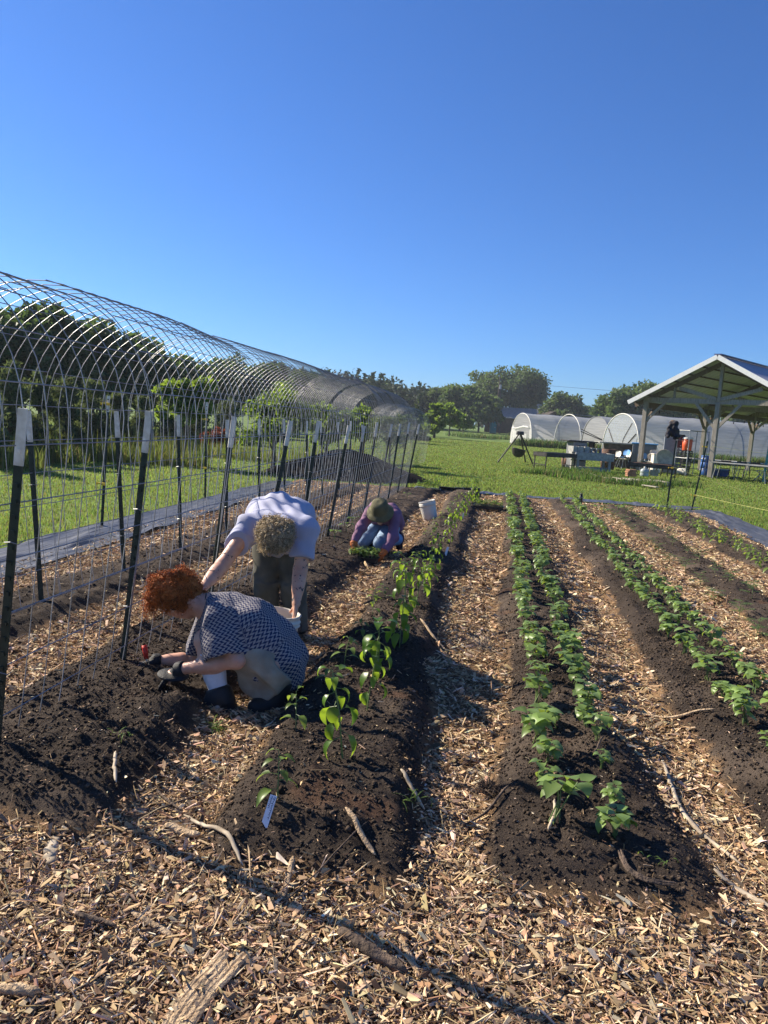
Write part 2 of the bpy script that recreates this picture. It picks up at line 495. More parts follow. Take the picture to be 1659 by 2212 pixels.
# crumbs of soil on the beds
n = 110000
x = np.concatenate([RNG.uniform(-2.6, 2.0, n * 2 // 3), RNG.uniform(-4.0, 4.2, n // 3)]); y = np.concatenate([RNG.uniform(2.3, 6.0, n * 2 // 3), RNG.uniform(4, 12, n // 3)])[:len(x)]
p, _ = bed_profile(x, y); k = RNG.random(len(x)) < smooth(.15, .6, p)
x, y = x[k], y[k]; n = len(x)
s = np.clip(RNG.lognormal(math.log(.0042), .5, n), .002, .015) * np.where(y > 6, 1.4, 1)
octv = np.array([[1, 0, 0], [0, 1, 0], [-1, 0, 0], [0, -1, 0], [0, 0, .8], [0, 0, -.5]], float)
V = (octv[None] * (s[:, None, None]) * RNG.uniform(.5, 1.4, (n, 6, 1)) + RNG.normal(0, .25, (n, 6, 3)) * s[:, None, None])
a = RNG.uniform(0, 6.283, n); ca, sa = np.cos(a), np.sin(a)
V = np.stack([V[..., 0] * ca[:, None] - V[..., 1] * sa[:, None], V[..., 0] * sa[:, None] + V[..., 1] * ca[:, None], V[..., 2]], -1)
V = V + np.stack([x, y, ground_z(x, y) + s * .25], 1)[:, None, :]
F = ((np.arange(n) * 6)[:, None, None] + np.array([[0, 1, 4], [1, 2, 4], [2, 3, 4], [3, 0, 4], [1, 0, 5], [2, 1, 5], [3, 2, 5], [0, 3, 5]])[None]).reshape(-1, 3)
cc = np.array([.054, .040, .030]) * RNG.uniform(.5, 1.9, (n, 1))
tag(np_mesh('soil_crumbs', V.reshape(-1, 3), F, colmat('soil_crumb', .95, .1), smooth_s=True, col=np.repeat(cc, 6, 0)), 'dark crumbs of soil lying on the planting beds', 'soil', kind='stuff')

# grass blades on the lawn
def blades(name, pts, hgt, wid, label, c, lean=.35, trans=.5, kind='stuff', cat='grass'):
    n = len(pts)
    a = RNG.uniform(0, 6.283, n); ln = RNG.normal(0, lean, n); la = RNG.uniform(0, 6.283, n)
    d = np.stack([np.cos(a), np.sin(a), np.zeros(n)], 1) * (wid / 2)[:, None]
    tip = np.stack([np.cos(la) * ln, np.sin(la) * ln, np.ones(n)], 1) * hgt[:, None]
    mid = tip * np.array([.35, .35, .55])
    V = np.stack([pts - d, pts + d, pts + mid + d * .8, pts + mid - d * .8, pts + tip], 1)
    b0 = (np.arange(n) * 5)[:, None]
    cc = np.asarray(c) * RNG.uniform(.6, 1.35, (n, 1)) * (1 + RNG.normal(0, .12, (n, 3)))
    dead = RNG.random(n) < .07
    cc[dead] = np.array([.30, .25, .12]) * RNG.uniform(.6, 1.1, (dead.sum(), 1))
    o = np_mesh(name, V.reshape(-1, 3), [b0 + np.array([0, 1, 2, 3]), b0 + np.array([3, 2, 4])], colmat(name + '_blade', .6, .25, trans=trans), col=np.repeat(np.clip(cc, 0, 1), 5, 0))
    return tag(o, label, cat, kind=kind)

def lawn_points(n, a0, a1, d0, d1):
    d = np.exp(RNG.uniform(math.log(d0), math.log(d1), n)); a = RNG.uniform(a0, a1, n)
    return np.stack([np.sin(a) * d, np.cos(a) * d], 1), d
p1, d1 = lawn_points(230000, R(-9), R(31), 10, 85)
k = ((p1[:, 1] > 17.75) | (p1[:, 0] > 4.95)); p1, d1 = p1[k], d1[k]
p2, d2 = lawn_points(230000, R(-62), R(-6), 6.2, 60)
k = ((p2[:, 0] < -5.03) | (p2[:, 1] > 17.6)); p2, d2 = p2[k], d2[k]
pp = np.concatenate([p1, p2]); dd = np.concatenate([d1, d2])
pts = np.column_stack([pp, lawn_z(pp[:, 0], pp[:, 1]) - .035])
patch = .6 + .8 * fbm(pp[:, 0] * .9, pp[:, 1] * .9, 3, 61)
blades('lawn_grass', pts, RNG.uniform(.028, .062, len(pp)) * patch + .008, np.maximum(.007, dd / 1000.), 'short bright green grass growing all over the lawn', (.21, .275, .055), trans=.5)

# black landscape fabric strips
m_fab = mat('woven_fabric', (.062, .064, .070), .45, .45, 1.2, bump=.9, bscale=2.5, spec=.5, stretch=(9, .8, 1), detail=8)
def fabric(pts_l, pts_r, label, seed, n=220, m=24):
    pl = np.asarray(pts_l, float); prr = np.asarray(pts_r, float)
    def res(pq):
        s = np.concatenate([[0], np.cumsum(np.linalg.norm(np.diff(pq, axis=0), axis=1))]); t = np.linspace(0, s[-1], n)
        return np.stack([np.interp(t, s, pq[:, i]) for i in range(2)], 1)
    A, B = res(pl), res(prr); t = np.linspace(0, 1, m)[None, :, None]
    Pq = A[:, None] * (1 - t) + B[:, None] * t
    Zq = .006 + .03 * fbm(Pq[..., 0] * 2.2 + seed, Pq[..., 1] * 2.2, 3, seed) + .09 * np.maximum(0, fbm(Pq[..., 0] * 6 + seed, Pq[..., 1] * 1.6, 2, seed + 4) - .5)
    V = np.concatenate([Pq, Zq[..., None]], -1).reshape(-1, 3)
    idx = np.arange(n * m).reshape(n, m)
    q = np.stack([idx[:-1, :-1], idx[:-1, 1:], idx[1:, 1:], idx[1:, :-1]], -1).reshape(-1, 4)
    tag(np_mesh('landscape_fabric', V, q, m_fab, smooth_s=True), label, 'ground cloth')
fabric([(-5.1, 1), (-5.0, 6.8), (-5.1, 11.5), (-5.2, 16.6)], [(-4.15, 1), (-4.2, 6), (-4.3, 11), (-4.5, 16.6)], 'grey black ground cloth strip beside the lawn beyond the wire tunnel', 3)
fabric([(4.12, 7.0), (4.2, 12), (4.35, 16.0), (4.1, 17.3)], [(5.1, 7.0), (5.05, 12), (5.05, 15.5), (4.95, 18.2)], 'black ground cloth strip along the right edge of the garden', 8)
fabric([(-2.0, 17.5), (1, 17.55), (3.2, 17.7), (4.05, 17.5)], [(-2.0, 17.95), (1, 18.0), (3.2, 18.45), (4.85, 18.55)], 'black ground cloth strip across the far end of the garden', 12)

# ------------------------------------------------------------------ wire tunnel and its posts
TX, TA, TB, TH = -2.665, .735, .785, 1.45
def arch_curve(n, dx=0.0, dz=0.0, widen=0.0):
    """(x, z) down the near side, over the top and down the far side"""
    s = np.linspace(0, 1, n); out = []
    leg = 1.36; cap = math.pi * .5 * (TA + TB); tot = 2 * leg + cap
    for t in s * tot:
        if t < leg: k = t / leg; out.append((TX + (.60 + (TA - .60) * k ** .8), .09 + (TH - .09) * k))
        elif t > leg + cap: k = (tot - t) / leg; out.append((TX - (.60 + (TA - .60) * k ** .8), .09 + (TH - .09) * k))
        else:
            a = (t - leg) / cap * math.pi
            out.append((TX + (TA + widen) * math.cos(a), TH + (TB + dz) * math.sin(a) ** .95))
    out = np.array(out); out[:, 0] += dx * np.clip((out[:, 1] - .5), 0, 2)
    return out

def wire_panel(y0, label, idx, narc=9, width=1.27, tilt=0.0):
    mb = MB(); rs = np.random.default_rng(100 + idx)
    dz0, dz1 = rs.normal(0, .016, 2); dx0, dx1 = rs.normal(0, .02, 2); w0, w1 = rs.normal(0, .015, 2)
    arcs = []
    for k in range(narc):
        t = k / (narc - 1)
        c = arch_curve(44, dx0 * (1 - t) + dx1 * t, dz0 * (1 - t) + dz1 * t, w0 * (1 - t) + w1 * t)
        yy = y0 + t * width + .01 * np.sin(np.linspace(0, 9, 44) + idx + k * .4)
        pts = np.column_stack([c[:, 0], yy, c[:, 1]])
        arcs.append(pts); mb.tube(pts, .0028, 4, cap=False)
    for j in [1, 3, 5, 7, 9] + list(range(11, 44, 2)):
        mb.tube(np.array([a[j] + np.array([.004, 0, .004]) for a in arcs[::4]]), .0029, 4, cap=False)
    return tag(mb.build('wire_arch_panel', M['wire']), label, 'wire panel', 'wire mesh panels bent over the tunnel')
NP_ = 12
for i in range(NP_):
    y0 = 1.36 + 1.27 * i
    wire_panel(y0 - .02, f'bent galvanised wire panel, {ordinal(i + 1)} from the near end of the tunnel', i)
for i in range(5):
    p = wire_panel(24 + 1.3 * i, f'bent wire panel of the farther tunnel, {ordinal(i + 1)} from its near end', 40 + i, narc=7)
    p.location = (-1.0, 0, -.1)

def t_post():
    root = thing('steel_post', 'x', 'fence post')
    b = MB()
    b.box((0, 0, .63), (.036, .007, 1.46)); b.box((0, .0165, .63), (.007, .026, 1.46))
    for k in range(17): b.box((0, -.006, .12 + k * .065), (.014, .008, .016))
    b.build('shaft', M['post_green'], root)
    w = MB(); w.box((0, 0, 1.355), (.0385, .0095, .23)); w.box((0, .018, 1.355), (.0095, .029, .23)); w.box((0, -.006, 1.30), (.016, .011, .018))
    w.build('white_tip', M['white_paint'], root)
    for z in (.36, .92): MB().tube([(-.028, -.012, z), (.0, -.017, z + .006), (.03, -.012, z), (.04, .0, z + .01)], .0022, 4).build('wire_clip', M['steel'], root)
    return root
proto_post = t_post(); used = False
def place_post(x, y, lx, ly, rz, label, group, h=1.0, z=None):
    global used
    o = proto_post if not used else copy_tree(proto_post); used = True
    o.location = (x, y, (gz(x, y) if -5 < x < 5 and y < 17.9 else 0) - .04 if z is None else z)
    o.rotation_euler = (-ly, lx, rz); o.scale = (1, 1, h)
    o['label'] = label
    if group: o['group'] = group
    elif 'group' in o: del o['group']
    return o
rs = np.random.default_rng(5)
_b = P(-14, 1560, 2.72); place_post(_b[0] + .01, 2.72, R(4.8), R(-1), R(8), 'white tipped dark steel post at the left edge, nearest the camera', 'steel posts holding up the wire tunnel')
for i in range(1, 12):
    y = 2.62 + 1.27 * i + (rs.normal(0, .04) if i > 1 else 0)
    place_post(-2.06 + rs.normal(0, .012), y, R(6.5 + rs.normal(0, 1.2)), R(rs.normal(0, 1)), R(rs.uniform(-25, 25) + 10), f'white tipped dark steel post, {ordinal(i + 1)} from the near end, garden side of the tunnel', 'steel posts holding up the wire tunnel', 1 + rs.normal(0, .015))
for i in range(12):
    y = 3.68 + 1.27 * i + rs.normal(0, .04) - (.0 if i else 0)
    place_post(-3.30 + rs.normal(0, .015), y, R(-3.2 + rs.normal(0, 1.2)), R(rs.normal(0, 1)), R(rs.uniform(-25, 25)), f'white tipped dark steel post, {ordinal(i + 1)} from the near end, lawn side of the tunnel', 'steel posts holding up the wire tunnel', 1 + rs.normal(0, .015))

# electric fence posts: bare dark posts with yellow insulators
M['yellow'] = mat('yellow_plastic', (.75, .48, .03), .4, .1)
def fence_post(x, y, lx, ly, zs, label, h=1.5, white=False, col='post_green'):
    root = thing('electric_fence_post', label, 'fence post', (x, y, -.05)); root.rotation_euler = (-ly, lx, 0)
    b = MB(); b.box((0, 0, h / 2), (.036, .007, h)); b.box((0, .015, h / 2), (.007, .026, h))
    for k in range(int(h / .065)): b.box((0, -.006, .05 + k * .065), (.014, .008, .016))
    b.build('shaft', M[col], root)
    for z in zs:
        c = MB(); c.box((0, -.012, z), (.05, .03, .035), bev=.006); c.box((-.055, -.018, z + .004), (.06, .018, .016)); c.box((-.085, -.018, z), (.014, .02, .03))
        c.build('insulator', M['yellow'], root)
    if white:
        w = MB(); w.box((0, 0, h - .1), (.0385, .0095, .2)); w.box((0, .0165, h - .1), (.0095, .029, .2)); w.build('white_tip', M['white_paint'], root)
    return root
fence_post(-4.9, 8.6, R(2), 0, (.62, 1.62), 'thin dark post with yellow insulators standing by the lawn left of the tunnel', 1.72, True)
fence_post(-5.1, 12.4, R(-1), 0, (.6, 1.45), 'dark fence post with white top at the lawn edge behind the tunnel', 1.75, True)
fence_post(3.82, 17.5, R(1.5), 0, (1.0,), 'dark steel post on the fabric corner with a jacket hung on it', 1.62, False)
fence_post(4.6, 18.45, R(6), 0, (.35, 1.52), 'leaning dark steel post with yellow insulators at the fabric corner', 1.66, False)
M['polywire'] = mat('yellow_line', (.62, .6, .22), .6, .1)
def sag(a, b, s, r, name, label, n=20, mt='polywire', cat='fence line'):
    a, b = np.asarray(a, float), np.asarray(b, float); t = np.linspace(0, 1, n)[:, None]
    pts = a * (1 - t) + b * t; pts[:, 2] -= s * 4 * (t * (1 - t))[:, 0]
    return tag(MB().tube(pts, r, 5).build(name, M[mt]), label, cat)
sag((3.84, 17.48, .98), (8.2, 15.2, .62), .30, .0028, 'fence_line', 'yellow line sagging from the jacket post toward the right')
sag((4.63, 18.43, .32), (6.6, 12.0, .35), .04, .0025, 'fence_line', 'lower yellow line running along the fabric from the leaning post')
sag((4.76, 18.43, 1.5), (12.5, 20.2, 1.15), .06, .003, 'fence_line', 'upper pale line running right from the leaning post')

# ------------------------------------------------------------------ plants in the beds
M['bean'] = leafmat('bean_leaf', (.19, .29, .075), .36, (.36, .48, .06), .42, .28, spec=.5)
M['pepper'] = leafmat('pepper_leaf', (.085, .17, .026), .48, (.34, .50, .035), .35, .3, spec=.4)
M['young'] = leafmat('young_leaf', (.15, .235, .05), .45, (.38, .50, .06), .4, .25, spec=.4)
M['feather'] = leafmat('feathery_leaf', (.10, .17, .055), .42, (.22, .33, .05), .5, .3)
M['stem'] = mat('green_stem', (.13, .19, .06), .5, .2)

def bean_plant(rs):
    root = thing('bean_plant', 'x', 'bean plant'); st = MB(); lf = MB()
    for k in range(rs.integers(5, 9)):
        a = rs.uniform(0, 6.283); h = rs.uniform(.08, .18); r = rs.uniform(.015, .055)
        top = np.array([math.cos(a) * r, math.sin(a) * r, h])
        st.tube([(rs.normal(0, .012), rs.normal(0, .02), -.02), top * np.array([.4, .4, .6]), top], [.003, .0025, .002], 5)
        for j in range(3):
            b = a + (j - 1) * 1.5 + rs.normal(0, .25); L = rs.uniform(.055, .088)
            d = np.array([math.cos(b), math.sin(b), rs.uniform(-.35, .35)])
            lf.leaf(top + d * .012, d, (0, 0, 1), L, L * rs.uniform(.75, .95), droop=rs.uniform(.2, 1.1), fold=rs.uniform(-.1, .35), n=5, shape=.52)
    st.build('stem', M['stem'], root); lf.build('foliage', M['bean'], root, smooth_s=True)
    return root
def pepper_plant(rs, small):
    root = thing('pepper_plant', 'x', 'pepper plant'); st = MB(); lf = MB()
    h = rs.uniform(.13, .19) if small else rs.uniform(.30, .40)
    lean = rs.normal(0, .03, 2)
    pts = np.array([(0, 0, -.03), (lean[0] * .4, lean[1] * .4, h * .5), (lean[0], lean[1], h)])
    st.tube(pts, [.0045, .004, .003] if not small else [.003, .0025, .002], 6)
    n = rs.integers(8, 11) if small else rs.integers(12, 17)
    for k in range(n):
        t = .25 + .75 * (k / (n - 1)) ** .8; a = k * 2.4 + rs.normal(0, .3)
        p = np.array([lean[0] * t, lean[1] * t, h * t])
        L = (rs.uniform(.058, .088) if small else rs.uniform(.085, .14)) * (1.1 - .35 * t)
        up = rs.uniform(-.1, .6) if small or t > .85 else rs.uniform(-.55, .25)
        d = np.array([math.cos(a), math.sin(a), up])
        pet = p + d / np.linalg.norm(d) * L * .4
        st.tube([p, pet], [.0018, .0012], 4)
        d2 = d + np.array([0, 0, -.25 if small else -.8 * (1.1 - t)])
        lf.leaf(pet, d2, (0, 0, 1), L, L * rs.uniform(.42, .58), droop=rs.uniform(.3, .9) if small else rs.uniform(.5, 1.3), fold=rs.uniform(.15, .5), n=6, shape=.62)
    st.build('stem', M['stem'], root); lf.build('foliage', M['young'] if small else M['pepper'], root, smooth_s=True)
    return root
def feathery_plant(rs):
    root = thing('feathery_seedling', 'x', 'seedling'); st = MB(); lf = MB()
    h = rs.uniform(.09, .15)
    st.tube([(0, 0, -.02), (rs.normal(0, .008), rs.normal(0, .008), h)], [.003, .002], 5)
    for k in range(9):
        a = k * 2.4; z = h * (.35 + .65 * k / 8); L = rs.uniform(.06, .10)
        d = np.array([math.cos(a), math.sin(a), rs.uniform(.0, .5)]); d /= np.linalg.norm(d)
        for j in range(1, 6):
            p = np.array([0, 0, z]) + d * L * j / 5 - np.array([0, 0, .012 * (j / 5) ** 2])
            for s in (-1, 1):
                sd = np.array([-d[1] * s, d[0] * s, 0]) + d * .8
                lf.leaf(p, sd, (0, 0, 1), L * .42, L * .2, droop=.4, fold=.2, n=2)
    st.build('stem', M['stem'], root); lf.build('foliage', M['feather'], root)
    return root
def put_set(makers, spots, group):
    protos = []
    for i, (x, y, sc, kind, label) in enumerate(spots):
        pool = makers[kind]
        k = i % len(pool)
        o = pool[k]
        if o.get('placed'): o = copy_tree(pool[k])
        else: o['placed'] = 1
        o.location = (x, y, gz(x, y) - .004)
        o.rotation_euler = (0, 0, float(RNG.uniform(0, 6.283))); o.scale = (sc, sc, sc * float(RNG.uniform(.9, 1.1)))
        o['label'] = label; o['group'] = group
    for pool in makers.values():
        for o in pool:
            if 'placed' in o: del o['placed']
prs = np.random.default_rng(21)
spots = []
for row, (xa, xb, y0, nm) in enumerate([(.315, .27, 2.80, 'left row of the bed nearest the peppers'), (.575, .52, 2.76, 'right row of the bed nearest the peppers'), (1.44, 1.40, 3.3, 'left row of the second bean bed'), (1.69, 1.66, 3.5, 'right row of the second bean bed')]):
    y = y0; k = 0
    while y < 16.9:
        k += 1; t = (y - 3) / 14
        sc = float(prs.uniform(.66, 1.06)) * (1 if row < 2 else .88) * (1.18 if k in (1, 5, 6) and row == 0 else 1)
        if row in (0, 1) and k in (2, 3): sc *= .7
        spots.append((xa * (1 - t) + xb * t + float(prs.normal(0, .018)), y, sc, 'bean', f'bean plant, {ordinal(k)} from the near end, {nm}'))
        y += float(prs.uniform(.16, .29)) * (1 + .2 * t) + (.2 if prs.random() < .06 else 0)
put_set({'bean': [bean_plant(np.random.default_rng(300 + i)) for i in range(6)]}, spots, 'bean plants in double rows')

small_px = [(600, 1722), (640, 1562), (712, 1482), (743, 1423), (788, 1370), (805, 1322), (833, 1290), (895, 1214), (865, 1234), (915, 1180), (925, 1161), (935, 1149), (943, 1133), (955, 1121), (969, 1107), (973, 1097), (985, 1087), (990, 1077)]
tall_px = [(742, 1640), (792, 1530), (818, 1455), (863, 1390), (875, 1322), (897, 1311), (905, 1274), (871, 1268), (925, 1251), (937, 1227), (949, 1188), (965, 1174), (975, 1137), (989, 1124), (1000, 1112), (1005, 1104), (1012, 1093), (1020, 1083), (1028, 1074)]
spots = []
for lst, kind, nm in ((small_px, 'small', 'small light green pepper plant, {} from the near end, left row of the pepper bed'), (tall_px, 'tall', 'tall drooping pepper plant, {} from the near end, right row of the pepper bed')):
    pts = sorted([tuple(G(u, v, .14)[:2]) for u, v in lst], key=lambda p: p[1])
    for i, (x, y) in enumerate(pts):
        spots.append((x, y, float(prs.uniform(.8, 1.05)) * (1.02 if kind == 'tall' and i < 2 else 1.25 if i == 0 else 1.1 if i < 6 else .85), kind, nm.format(ordinal(i + 1))))
put_set({'small': [pepper_plant(np.random.default_rng(40 + i), True) for i in range(4)], 'tall': [pepper_plant(np.random.default_rng(60 + i), False) for i in range(5)]}, spots, 'pepper plants in the pepper bed')

spots = []
for r_, (x0, nm) in enumerate(((2.27, 'left row of the sparse seedling bed'), (2.62, 'right row of the sparse seedling bed'))):
    y = 5.0 + .3 * r_; k = 0
    while y < 16.5:
        k += 1
        spots.append((x0 + float(prs.normal(0, .03)), y, float(prs.uniform(.85, 1.35)), 'f', f'small feathery seedling, {ordinal(k)} from the near end, {nm}'))
        y += float(prs.uniform(.5, .8))
put_set({'f': [feathery_plant(np.random.default_rng(80 + i)) for i in range(3)]}, spots, 'feathery seedlings in the sparse bed')
spots = []; k = 0; y = 9.3
while y < 17.0:
    k += 1
    spots.append((3.48 + float(prs.normal(0, .06)), y, float(prs.uniform(1.0, 1.5)), 'small', f'young drooping plant, {ordinal(k)} from the near end, bed beside the right fabric strip'))
    y += float(prs.uniform(.17, .32))
put_set({'small': [pepper_plant(np.random.default_rng(140 + i), True) for i in range(4)]}, spots, 'young plants beside the right fabric strip')
def sprout(rs):
    root = thing('squash_seedling', 'x', 'seedling'); st = MB(); lf = MB()
    st.tube([(0, 0, -.02), (.004, .002, .07)], [.004, .003], 5)
    for k in range(5):
        a = k * 2.1 + rs.normal(0, .3); d = np.array([math.cos(a), math.sin(a), .55]); e = np.array([.004, .002, .07]) + d * rs.uniform(.02, .05)
        st.tube([(.004, .002, .05), e], [.002, .0018], 4)
        lf.leaf(e, d + np.array([0, 0, -.4]), (0, 0, 1), .055, .06, .5, .1, 4, .5)
    st.build('stem', M['stem'], root); lf.build('foliage', M['young'], root, smooth_s=True); return root
spots = []
for k, (u, v) in enumerate(sorted([(723, 1166), (748, 1150), (762, 1134), (880, 1075), (1290, 1098), (1306, 1104), (1335, 1103), (1352, 1108)], key=lambda p: -p[1])):
    x, y = G(u, v, .1)[:2]
    spots.append((x, y, 1.2 if u < 1000 else 1.7, 's', (f'pale leafed seedling beside the tunnel mesh, {ordinal(k + 1)} nearest' if u < 1000 else f'low spreading seedling at the far right of the beds, {ordinal(k + 1)} counted from left')))
c_ = 0; d_ = 0; fix = []
for s in spots:
    if s[0] < 0: c_ += 1; fix.append(s[:4] + (f'pale leafed squash seedling beside the tunnel mesh, {ordinal(c_)} nearest the camera',))
for s in sorted([s for s in spots if s[0] >= 0]): d_ += 1; fix.append(s[:4] + (f'low spreading seedling at the far end, right of the bottle, {ordinal(d_)} from the left',))
put_set({'s': [sprout(np.random.default_rng(90 + i)) for i in range(3)]}, fix, 'squash seedlings')

# ------------------------------------------------------------------ trees and shrubs
M['oak'] = leafmat('oak_leaf', (.055, .092, .036), .32, (.13, .21, .05), .6, .45, spec=.25)
M['oak_far'] = leafmat('far_tree_leaf', (.072, .112, .044), .34, (.17, .26, .06), .6, .4, spec=.25)
M['cedar'] = leafmat('cedar_leaf', (.095, .125, .060), .3, (.18, .23, .07), .7, .4, spec=.2)
M['orchard'] = leafmat('orchard_leaf', (.075, .135, .030), .5, (.26, .38, .04), .5, .35)
M['olive'] = leafmat('olive_leaf', (.10, .14, .085), .35, (.20, .26, .10), .5, .3)
M['pine'] = leafmat('pine_leaf', (.036, .060, .034), .2, (.06, .10, .04), .7, .4, spec=.2)
M['redleaf'] = leafmat('red_leaf', (.15, .042, .03), .3, (.30, .08, .03), .6, .4)

def leaf_cloud(centers, dirs, size, aspect, rng, jitter=.6):
    n = len(centers)
    d = dirs + rng.normal(0, jitter, (n, 3)); d /= np.linalg.norm(d, axis=1)[:, None] + 1e-9
    r = rng.normal(0, 1, (n, 3)); s = np.cross(d, r); s /= np.linalg.norm(s, axis=1)[:, None] + 1e-9
    nn = np.cross(s, d)
    L = size * rng.uniform(.6, 1.35, n); W = L * aspect
    a = centers - d * (L / 2)[:, None]; b = centers + s * (W / 2)[:, None] + nn * (W * .18)[:, None]
    c = centers + d * (L / 2)[:, None]; e = centers - s * (W / 2)[:, None] + nn * (W * .18)[:, None]
    V = np.stack([a, b, c, e], 1).reshape(-1, 3)
    return V, (np.arange(n) * 4)[:, None] + np.array([0, 1, 2, 3])

def crown_points(h0, h1, rw, n, rng, kind, nclump):
    """leaf positions and directions of an uneven crown made of separate clumps"""
    cz = (h0 + h1) / 2; rz = (h1 - h0) / 2
    cl = []
    while len(cl) < nclump:
        p = rng.normal(0, 1, 3); p /= np.linalg.norm(p)
        k = rng.uniform(.35, .95)
        if kind == 'cone':
            t = rng.uniform(0, 1) ** 1.3; r = rw * (1 - t) * rng.uniform(.3, 1) + .04 * rw; a = rng.uniform(0, 6.283)
            cl.append((r * math.cos(a), r * math.sin(a), h0 + (h1 - h0) * t, .33 * rw * (1.15 - t)))
        elif kind == 'column':
            t = rng.uniform(0, 1); r = rw * (1 - .55 * t) * rng.uniform(.2, .85); a = rng.uniform(0, 6.283)
            cl.append((r * math.cos(a), r * math.sin(a), h0 + (h1 - h0) * t * .95, .34 * rw * (1.2 - .6 * t)))
        else:
            if p[2] < -.55: continue
            cl.append((p[0] * rw * k, p[1] * rw * k, cz + p[2] * rz * k * (1.05 if p[2] > 0 else .9), rng.uniform(.24, .42) * min(rw, rz * 1.2)))
    cl = np.array(cl)
    w = cl[:, 3] ** 2; ci = rng.choice(len(cl), n, p=w / w.sum())
    q = rng.normal(0, 1, (n, 3)); q /= np.linalg.norm(q, axis=1)[:, None]
    rr = cl[ci, 3] * (rng.random(n) ** .4) * rng.uniform(.75, 1.2, n)
    pts = cl[ci, :3] + q * rr[:, None] * np.array([1, 1, .8])
    pts[:, 2] = np.maximum(pts[:, 2], .05 + .25 * rng.random(n))
    return pts, q, cl

def tree(x, y, h, rw, label, name='tree', cat='tree', kind='round', m='oak', n=3500, size=.3, aspect=.6, trunk_r=None, crown_base=.22, group=None, seed=0, nclump=26, z=None, jitter=.7):
    rng = np.random.default_rng(1000 + seed)
    root = thing(name, label, cat, (x, y, lawn_z(np.float64(x), np.float64(y)) - .02 if z is None else z), 0, group)
    pts, q, cl = crown_points(h * crown_base, h * 1.0, rw * 1.08, n, rng, kind, nclump)
    dirs = q * .6 + np.array([0, 0, .5 if kind != 'round' else -.1])
    V, F = leaf_cloud(pts, dirs, size, aspect, rng, jitter)
    np_mesh('crown', V, F, M[m], root)
    tr = trunk_r or h * .022
    mb = MB(); top = h * (.8 if kind != 'round' else .62)
    mb.tube([(0, 0, -.15), (.01, 0, top * .3), (rng.normal(0, .02 * h), rng.normal(0, .02 * h), top)], [tr * 1.25, tr, tr * .3], 8)
    for k in range(min(8, len(cl))):
        c = cl[k]; s = np.array([0, 0, max(h * crown_base * .9, c[2] * .5)])
        mb.tube([s, (s + c[:3]) / 2 + [0, 0, .04 * h], c[:3]], [tr * .5, tr * .32, tr * .12], 5)
    mb.build('trunk', M['bark'], root)
    return root

def px_tree(u, vtop, y, hw, label, seed, **k):
    p = P(u, vtop, y); b = lawn_z(p[0], np.float64(y))
    return tree(p[0], y, p[2] - b, hw * y / IMG_F * 1.02, label, seed=seed, **k)

# woods on the left
WOOD = [(-70, 640, 27, 95), (30, 672, 29, 75), (100, 664, 31, 70), (165, 682, 34, 70), (232, 704, 37, 62), (300, 735, 40, 62), (372, 757, 44, 58), (440, 775, 48, 55), (505, 788, 54, 50), (575, 784, 62, 42), (655, 797, 84, 34)]
for i, (u, v, y, hw) in enumerate(WOOD):
    px_tree(u, v - 4, y, hw * 1.3, f'dark leafy woodland tree beyond the tunnel, {ordinal(i + 1)} from the left', 10 + i, n=9500, size=.34, crown_base=.05, nclump=64, group='woodland trees behind the wire tunnel')
CED = [(-60, 790, 15.5, 90), (20, 772, 17.5, 66), (85, 790, 18.5, 55), (140, 806, 19.5, 55), (200, 812, 21, 50), (255, 838, 23, 46), (310, 850, 25, 42), (365, 850, 28, 40), (430, 850, 31, 42), (490, 850, 35, 40)]
for i, (u, v, y, hw) in enumerate(CED):
    px_tree(u, v, y, hw * .95, f'bushy dark cedar at the edge of the left lawn, {ordinal(i + 1)} from the left', 40 + i, name='cedar_bush', cat='cedar', kind='column', m='cedar', n=6000, size=.16, aspect=.3, crown_base=.02, nclump=60, group='cedar bushes along the left lawn', jitter=.5)
# orchard behind the tunnel
px_tree(405, 795, 20, 62, 'light green young fruit tree with a thin bare stem behind the tunnel', 70, name='fruit_tree', m='orchard', n=2300, size=.17, crown_base=.30, trunk_r=.045, nclump=22)
px_tree(598, 822, 20.6, 70, 'drooping bright green fruit tree seen through the tunnel mesh', 71, name='fruit_tree', m='orchard', n=3300, size=.19, aspect=.35, crown_base=.08, trunk_r=.06, nclump=30)
px_tree(712, 862, 24, 48, 'small leafy fruit tree behind the middle of the tunnel', 72, name='fruit_tree', m='orchard', n=1800, size=.18, crown_base=.1, trunk_r=.05)
px_tree(790, 872, 28, 45, 'round leafy fruit tree behind the far half of the tunnel', 73, name='fruit_tree', m='orchard', n=1800, size=.2, crown_base=.1, trunk_r=.05)
px_tree(848, 880, 25, 40, 'grey green bush behind the far end of the tunnel', 74, name='bush', cat='bush', m='olive', n=2200, size=.13, aspect=.3, crown_base=.05, trunk_r=.04)
px_tree(472, 925, 26, 34, 'low reddish brown bush behind the tunnel under the cedars', 75, name='bush', cat='bush', m='redleaf', n=1600, size=.14, crown_base=.02, trunk_r=.03)
